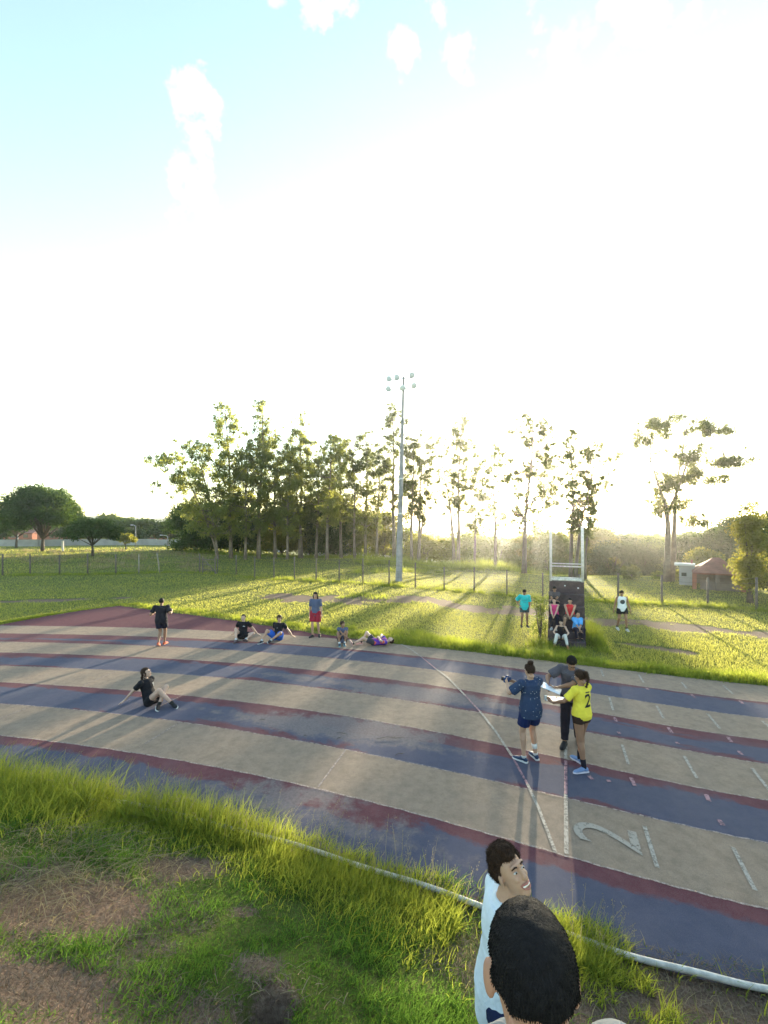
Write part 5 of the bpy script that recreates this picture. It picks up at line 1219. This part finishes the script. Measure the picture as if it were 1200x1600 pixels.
    # lying person: the body built flat on its back, head to the right
    person('person lying down in a violet and orange shirt with one knee up', gz(585, 1008), -90, .93, pel=(0,-.02,.115), sp1=(0,1,.03), sp2=(0,1,.06), look=(0,78), up=(0,1,0.1), lh=(-.10,.24,.30), rh=(.10,.16,.30), le=(-1,0,.1), re=(1,0,0), lhn=(0,0,-1), rhn=(0,0,-1),
        lf=(-.06,-.50,.085), rf=(.10,-.80,.07), lk=(0,-.2,1), rk=(.1,0,1), lt=(0,-1,0), rt_=(.35,-.35,1), skin=LIGHT, top=dict(col=(.12,.04,.35), sleeve=.6, pattern='split'), bottom=dict(col=(.05,.045,.055), len=.62), shoe=((.50,.30,.28),(.55,.40,.38)), sock=((.02,.02,.02),.1), hair=dict(style='short', col=BRH))
    # cyan shirt, white tank
    person('standing man in bright cyan T-shirt looking down with a hand on his hip', gz(819, 1004)+V3(0,0,0), 174, .93, pel=(0,0,.94), sp2=(0,.08,1), look=(6,-38), rh=(.25,.05,.99), re=(.7,-.8,-.4), rhd=(-.6,.3,-.5), lh=(-.20,.16,.90), le=(-.5,-.9,-.3), lf=(-.13,0,.09), rf=(.12,0,.09), skin=DEEP, build=1.05,
        top=dict(col=(.015,.42,.46), sleeve=.85, g=.026, hem=-.15, marks=[('ooo',.13,0,.20,'front',(.01,.28,.33)),('oo',.12,0,.30,'front',(.01,.28,.33))]), bottom=dict(col=(.03,.05,.06), len=.6, g=.02), shoe=((.03,.03,.03),(.1,.1,.1)), hair=dict(style='short', col=DARKH))
    person('man in white vest with dark round chest print walking on the right grass', gz(972, 1010), 166, .96, pel=(0,0,.935), sp1=(.05,.02,1), sp2=(.04,.10,1), look=(-8,-30), lh=(-.34,.05,.72), rh=(.34,.0,.76), lf=(-.16,.05,.09), rf=(.15,-.16,.11), lt=(-.1,1,0), rt_=(-.1,1,-.2), skin=BROWN, build=1.0,
        top=dict(col=(.70,.71,.72), sleeve=0, neck=1, hem=-.12, marks=[('●',.24,.0,.22,'front',(.02,.04,.06))]), bottom=dict(col=BLACK, len=.5, g=.026), shoe=((.40,.40,.40),(.6,.6,.6)), sock=((.02,.02,.02),.14), hair=dict(style='short', col=DARKH))
    # five on the stand
    G = dict(group=None)
    def seat(x, step, front=.30):
        p = SM @ V3(x, TREAD*step+.24, 0); return Vector((p.x, p.y, STAND.z+TOPS[step]+.002)), math.degrees(SANG)+180
    def sit(label, x, step, **k):
        loc, yw = seat(x, step); yw += k.pop('yaw', 0); sc = k.get('s', 1); zf = (-(TOPS[step]-(TOPS[step-1] if step else .0))+.002)/sc+.088
        fo = k.pop('foot', (.11, .45)); fy = k.pop('footy', None)
        d = dict(pel=(0,0,.115), sp1=(0,.05,1), sp2=(0,.22,.97), lf=(-fo[0], fo[1], zf), rf=(fo[0], fo[1], zf), lk=(-.15,1,.6), rk=(.15,1,.6), lt=(-.15,1,0), rt_=(.15,1,0), look=(0,-14)); d.update(k)
        return person(label, loc, yw, **d)
    sit('man in grey T-shirt seated highest on the wooden stand with arms folded', -.48, 3, s=.96, lh=(.12,.34,.30), rh=(-.10,.34,.27), le=(-1,.1,-.2), re=(1,.1,-.2), skin=BROWN, look=(0,-30), foot=(.10,.30), top=dict(col=(.095,.080,.085), sleeve=.7), bottom=dict(col=BLACK, len=.7), shoe=((.03,.03,.03),(.3,.3,.3)), hair=dict(style='short', col=DARKH, line=.35))
    sit('woman in bright pink tank top and dark leggings seated on the left of the stand', -.48, 2, s=.96, lh=(-.02,.40,.14), rh=(.06,.42,.13), le=(-1,-.2,0), re=(1,-.2,0), skin=LIGHT, female=1, foot=(.10,.36), look=(-15,0), top=dict(col=(.62,.05,.20), sleeve=0, neck=0), bottom=dict(name='leggings', col=(.02,.018,.03), len=1.9, g=.006), shoe=((.4,.4,.4),(.6,.6,.6)), hair=dict(style='pony', col=BRH, line=.45))
    sit('man in red sleeveless shirt seated on the right of the stand, hands clasped', .14, 2, s=1.0, lh=(-.03,.42,.14), rh=(.04,.43,.12), le=(-1,-.1,.1), re=(1,-.1,.1), skin=TANS, build=1.05, foot=(.24,.34), look=(0,-12), top=dict(col=(.58,.035,.045), sleeve=0), bottom=dict(col=(.16,.11,.085), len=.9, g=.03), shoe=((.04,.03,.03),(.4,.4,.4)), hair=dict(style='short', col=DARKH, line=.38))
    sit('woman in black tank top and white trousers on the lowest tier of the stand', -.20, 0, s=.97, yaw=0, lh=(-.14,.34,.20), rh=(.14,.34,.20), le=(-1,-.2,0), re=(1,-.2,0), skin=LIGHT, female=1, foot=(.25,.46), look=(0,-18), top=dict(col=(.02,.016,.02), sleeve=0, neck=0), bottom=dict(name='trousers', col=(.60,.58,.56), len=1.85, g=.006), shoe=((.45,.14,.08),(.5,.3,.25)), hair=dict(style='pony', col=DARKH, line=.45, plen=.7))
    sit('person in sky-blue top and dark trousers seated on the right of the second tier', .40, 1, s=.96, yaw=18, lh=(.02,.38,.16), rh=(-.02,.36,.13), le=(-1,-.1,-.1), re=(1,-.1,-.1), skin=TANS, female=1, foot=(.10,.34), look=(10,8), top=dict(col=(.10,.34,.72), sleeve=.95, g=.024), bottom=dict(name='trousers', col=(.025,.020,.035), len=1.9, g=.014), shoe=((.03,.03,.03),(.1,.1,.1)), hair=dict(style='bun', col=DARKH, line=.45))
    # the trio on the lanes
    b, J, M_ = person('person with a hair bun and camera, speckled navy T-shirt and shorts, from behind', gz(829, 1190), 22, 1.0, pel=(0,0,.95), sp2=(0,.03,1), look=(-6,-14), lh=(-.22,.36,1.28), rh=(.02,.38,1.24), le=(-.8,-.4,-.7), re=(.9,-.4,-.6), lhd=(.2,.7,.5), rhd=(-.5,.6,.4), curl=.9,
        lf=(-.13,.02,.09), rf=(.13,.02,.09), lt=(-.45,1,0), rt_=(.20,1,0), skin=TANS, build=1.02, vox=.007, top=dict(col=(.028,.045,.095), sleeve=.80, hem=-.15, g=.028, flare=.030, pattern='dots'), bottom=dict(col=(.010,.018,.075), len=.68, g=.024), shoe=((.03,.05,.10),(.62,.62,.62)), sock=((.5,.5,.5),.04), hair=dict(style='bun', col=BRH, th=.010, slen=.02, fuzz=.8, strands=2500))
    bd = MB(); k, a = J['kR'], J['aR']; bd.tube([k.lerp(a, .58), k.lerp(a, .68), k.lerp(a, .78)], [.049, .048, .043], seg=14); bd.build('bandage', clothmat('bandage', (.66,.66,.64)), b, True)
    c = M_ @ (J['wL'].lerp(J['wR'], .45)+V3(-.02,.11,.05)); cr = empty('camera_body', c, R(22+20)); cr.name = 'photo_camera'; tag(cr, 'small dark blue and black camera held by the person with the bun', 'camera')
    m1 = MB(); m1.box((0,0,0), (.15,.07,.095)); m1.box((0,-.005,.058), (.06,.05,.03)); m1.build('body', clothmat('camera_shell', (.02,.05,.14), .4), cr, bevel=.008); m1 = MB(); m1.tube([(-.01,.03,-.005),(-.01,.10,-.005)], [.036,.038], seg=16); m1.build('lens', clothmat('lens_barrel', (.012,.012,.014), .35), cr, True)
    b, J, M_ = person('tall man in grey shirt and black trousers bowing to write on white paper', gz(893, 1163), 150, 1.04, pel=(0,-.04,.95), sp1=(0,.18,.98), sp2=(-.05,.46,.88), shyaw=-8, look=(18,-52), lh=(.16,.46,1.16), rh=(.34,.42,1.17), le=(-1,-.3,-.5), re=(1,-.2,-.5), lhd=(.7,.4,0), rhd=(-.1,.8,-.3), lhn=(0,0,1), rhn=(-.3,0,-1), curl=.8,
        lf=(-.10,-.10,.09), rf=(.10,.16,.09), lt=(-.3,1,0), rt_=(.15,1,0), skin=BROWN, build=1.02, vox=.007, top=dict(col=(.085,.078,.095), sleeve=.78, hem=-.14, g=.024), bottom=dict(name='trousers', col=(.016,.013,.020), len=1.95, g=.016), shoe=((.02,.018,.02),(.03,.03,.03)), hair=dict(style='short', col=DARKH, th=.012))
    def board(px_c, size, rz, tlt, top_col, name, label, cat, clip=True):
        o = empty(name, px_c, R(rz)); tag(o, label, cat); Rx = Matrix.Rotation(R(tlt), 3, 'X')
        q = MB(); q.box((0,0,0), (size[0], size[1], .006), Rx); q.build('board', clothmat('board_back', top_col[0], .5), o, bevel=.002)
        q = MB(); q.box(Rx @ V3(0,-.004,.0055), (size[0]*.94, size[1]*.94, .003), Rx); q.build('sheet', clothmat('sheet_face', top_col[1], .5, .04), o)
        if clip: q = MB(); q.box(Rx @ V3(0,size[1]*.46,.011), (.09,.025,.010), Rx); q.build('clip', M_STEEL, o, bevel=.003)
    c = M_ @ (J['wL'].lerp(J['wR'], .5)+V3(.03,.10,-.015)); board(c, (.30,.36), 60, 14, ((.35,.36,.38),(.80,.82,.86)), 'clipboard', 'clipboard with a white paper sheet the tall man is writing on', 'clipboard')
    p_ = M_ @ (J['wR']+V3(-.02,.10,.0)); pn = MB(); pn.tube([(0,0,0),(.02,-.02,.13)], [.004,.0045], seg=8); po = pn.build('pen', clothmat('pen', (.05,.05,.2), .3)); po.location = p_; tag(po, 'thin dark pen in the tall man\'s writing hand', 'pen')
    b, J, M_ = person('woman in yellow jersey with black number 2 and brown shorts, seen from behind', gz(909, 1200), 28, .97, pel=(0,0,.955), sp2=(0,.05,1), look=(0,-20), lh=(-.30,.36,1.08), rh=(-.02,.34,1.06), le=(-.9,-.5,-.6), re=(1,-.4,-.5), lhd=(.1,1,.15), rhd=(-.6,.6,.1), lhn=(0,0,1), rhn=(0,0,1), curl=.5,
        lf=(-.10,-.12,.09), rf=(.10,.12,.09), lt=(-1,.35,0), rt_=(.1,1,0), skin=BROWN, female=1, vox=.007, top=dict(col=(.72,.60,.06), sleeve=.75, g=.018, hem=-.06, flare=.020, marks=[('2',.33,.0,.24,'back',(.015,.013,.012)),('••••',.075,.0,.085,'back',(.05,.045,.03))]), bottom=dict(col=(.035,.018,.014), len=.27, g=.014),
        shoe=((.16,.24,.42),(.60,.55,.62)), sock=((.012,.010,.018),.30), hair=dict(style='pony', col=BRH, th=.012, plen=1.0, slen=.02, strands=2500))
    c = M_ @ (J['wL'].lerp(J['wR'], .5)+V3(-.0,.08,.025)); board(c, (.25,.33), 62, -6, ((.02,.02,.03),(.70,.73,.80)), 'tablet', 'dark-framed tablet board held flat by the woman in the yellow jersey', 'tablet', False)
    c = M_ @ (J['wL']+V3(-.02,.16,.04)); q = MB(); q.box((0,0,0), (.05,.03,.09)); o = q.build('stopwatch', clothmat('stopwatch', (.6,.6,.6), .4), bevel=.01); o.location = c; tag(o, 'pale stopwatch at the fingertips of the woman in yellow', 'stopwatch')
    # the two close to the camera, on the bank
    x, y = .635, 2.32; zz = CAMH-492*2.32/665-1.765*.965; b, J, M_ = person('smiling man with curly dark hair and white T-shirt turning his head to the right', V3(x, y, zz), -88, .965, pel=(0,0,.955), sp1=(0,.03,1), sp2=(0,.10,1), look=(-64,30), tilt=10, lh=(-.24,.02,.78), rh=(.20,.20,.95), lf=(-.11,0,.09), rf=(.12,.05,.09), skin=TANS, build=.88, vox=.0045, face=2,
        top=dict(col=(.62,.68,.74), sleeve=.70, g=.018, hem=-.17, flare=.018), bottom=dict(col=NAVY, len=.8, g=.012), shoe=((.05,.05,.05),(.5,.5,.5)), hair=dict(style='curly', col=BRH, th=.015, line=.50, slen=.014, fuzz=.9, strands=9000, nape=.1))
    ly = MB(); N0, d2, ss, fw = J['N'], J['d2'], J['ss'], J['fwd']
    ly.tube([N0-ss*.062-fw*.03+d2*.0, N0-ss*.070+fw*.055-d2*.035, N0-ss*.04+fw*.135-d2*.13, N0+fw*.150-d2*.26], [.0035]*4, seg=6); ly.tube([N0+ss*.062-fw*.03+d2*.0, N0+ss*.070+fw*.055-d2*.035, N0+ss*.04+fw*.135-d2*.13, N0+fw*.150-d2*.26], [.0035]*4, seg=6)
    ly.build('lanyard', clothmat('lanyard', (.02,.03,.06)), b, True)
    x, y = .268, .765; zz = float(height(x, y)[0]); top_z = CAMH-.765*(1411-Y0)/F; s_ = .96
    b, J, M_ = person('man with cropped dark hair close by, seen from behind and above', V3(x, y, top_z-1.755*s_), 5, s_, pel=(0,0,.95), sp1=(0,0,1), sp2=(0,0,1), look=(-12,-12), lh=(-.03,.17,1.19), rh=(.28,.05,.9), le=(-1,-.5,-.3), re=(1,-.6,-.2), lhd=(.1,.7,-.25), curl=1.2, lf=(-.12,0,.09), rf=(.12,0,.09), skin=(.36,.19,.13), build=1.0, vox=.0045,
        top=dict(col=(.30,.29,.27), sleeve=.7, g=.02), bottom=dict(col=CHAR, len=1.8, g=.02, name='trousers'), shoe=((.05,.05,.05),(.5,.5,.5)), hair=dict(style='short', col=(.007,.006,.007), th=.007, slen=.0042, fuzz=.25, strands=36000, rise=-2.2, nape=.42, line=.3))
people()
# ------------------------------------------------------------------ added volume that stands in for lens glare around the sun
def glare_haze():
    m = bpy.data.materials.new('glare_haze'); m.use_nodes = True; nt = m.node_tree; nt.nodes.clear()
    o = nt.nodes.new('ShaderNodeOutputMaterial'); v = nt.nodes.new('ShaderNodeVolumePrincipled')
    v.inputs['Color'].default_value = (.95, .95, .95, 1); v.inputs['Density'].default_value = GLARE_DENSITY; v.inputs['Anisotropy'].default_value = .86
    nt.links.new(v.outputs[0], o.inputs['Volume'])
    mb = MB(); mb.box((0, 1290, 16), (5400, 3500, 62)); tag(mb.build('glare_haze', m), 'thin volume added to stand in for lens glare around the sun', kind='stuff')
GLARE_DENSITY = .0006
glare_haze()
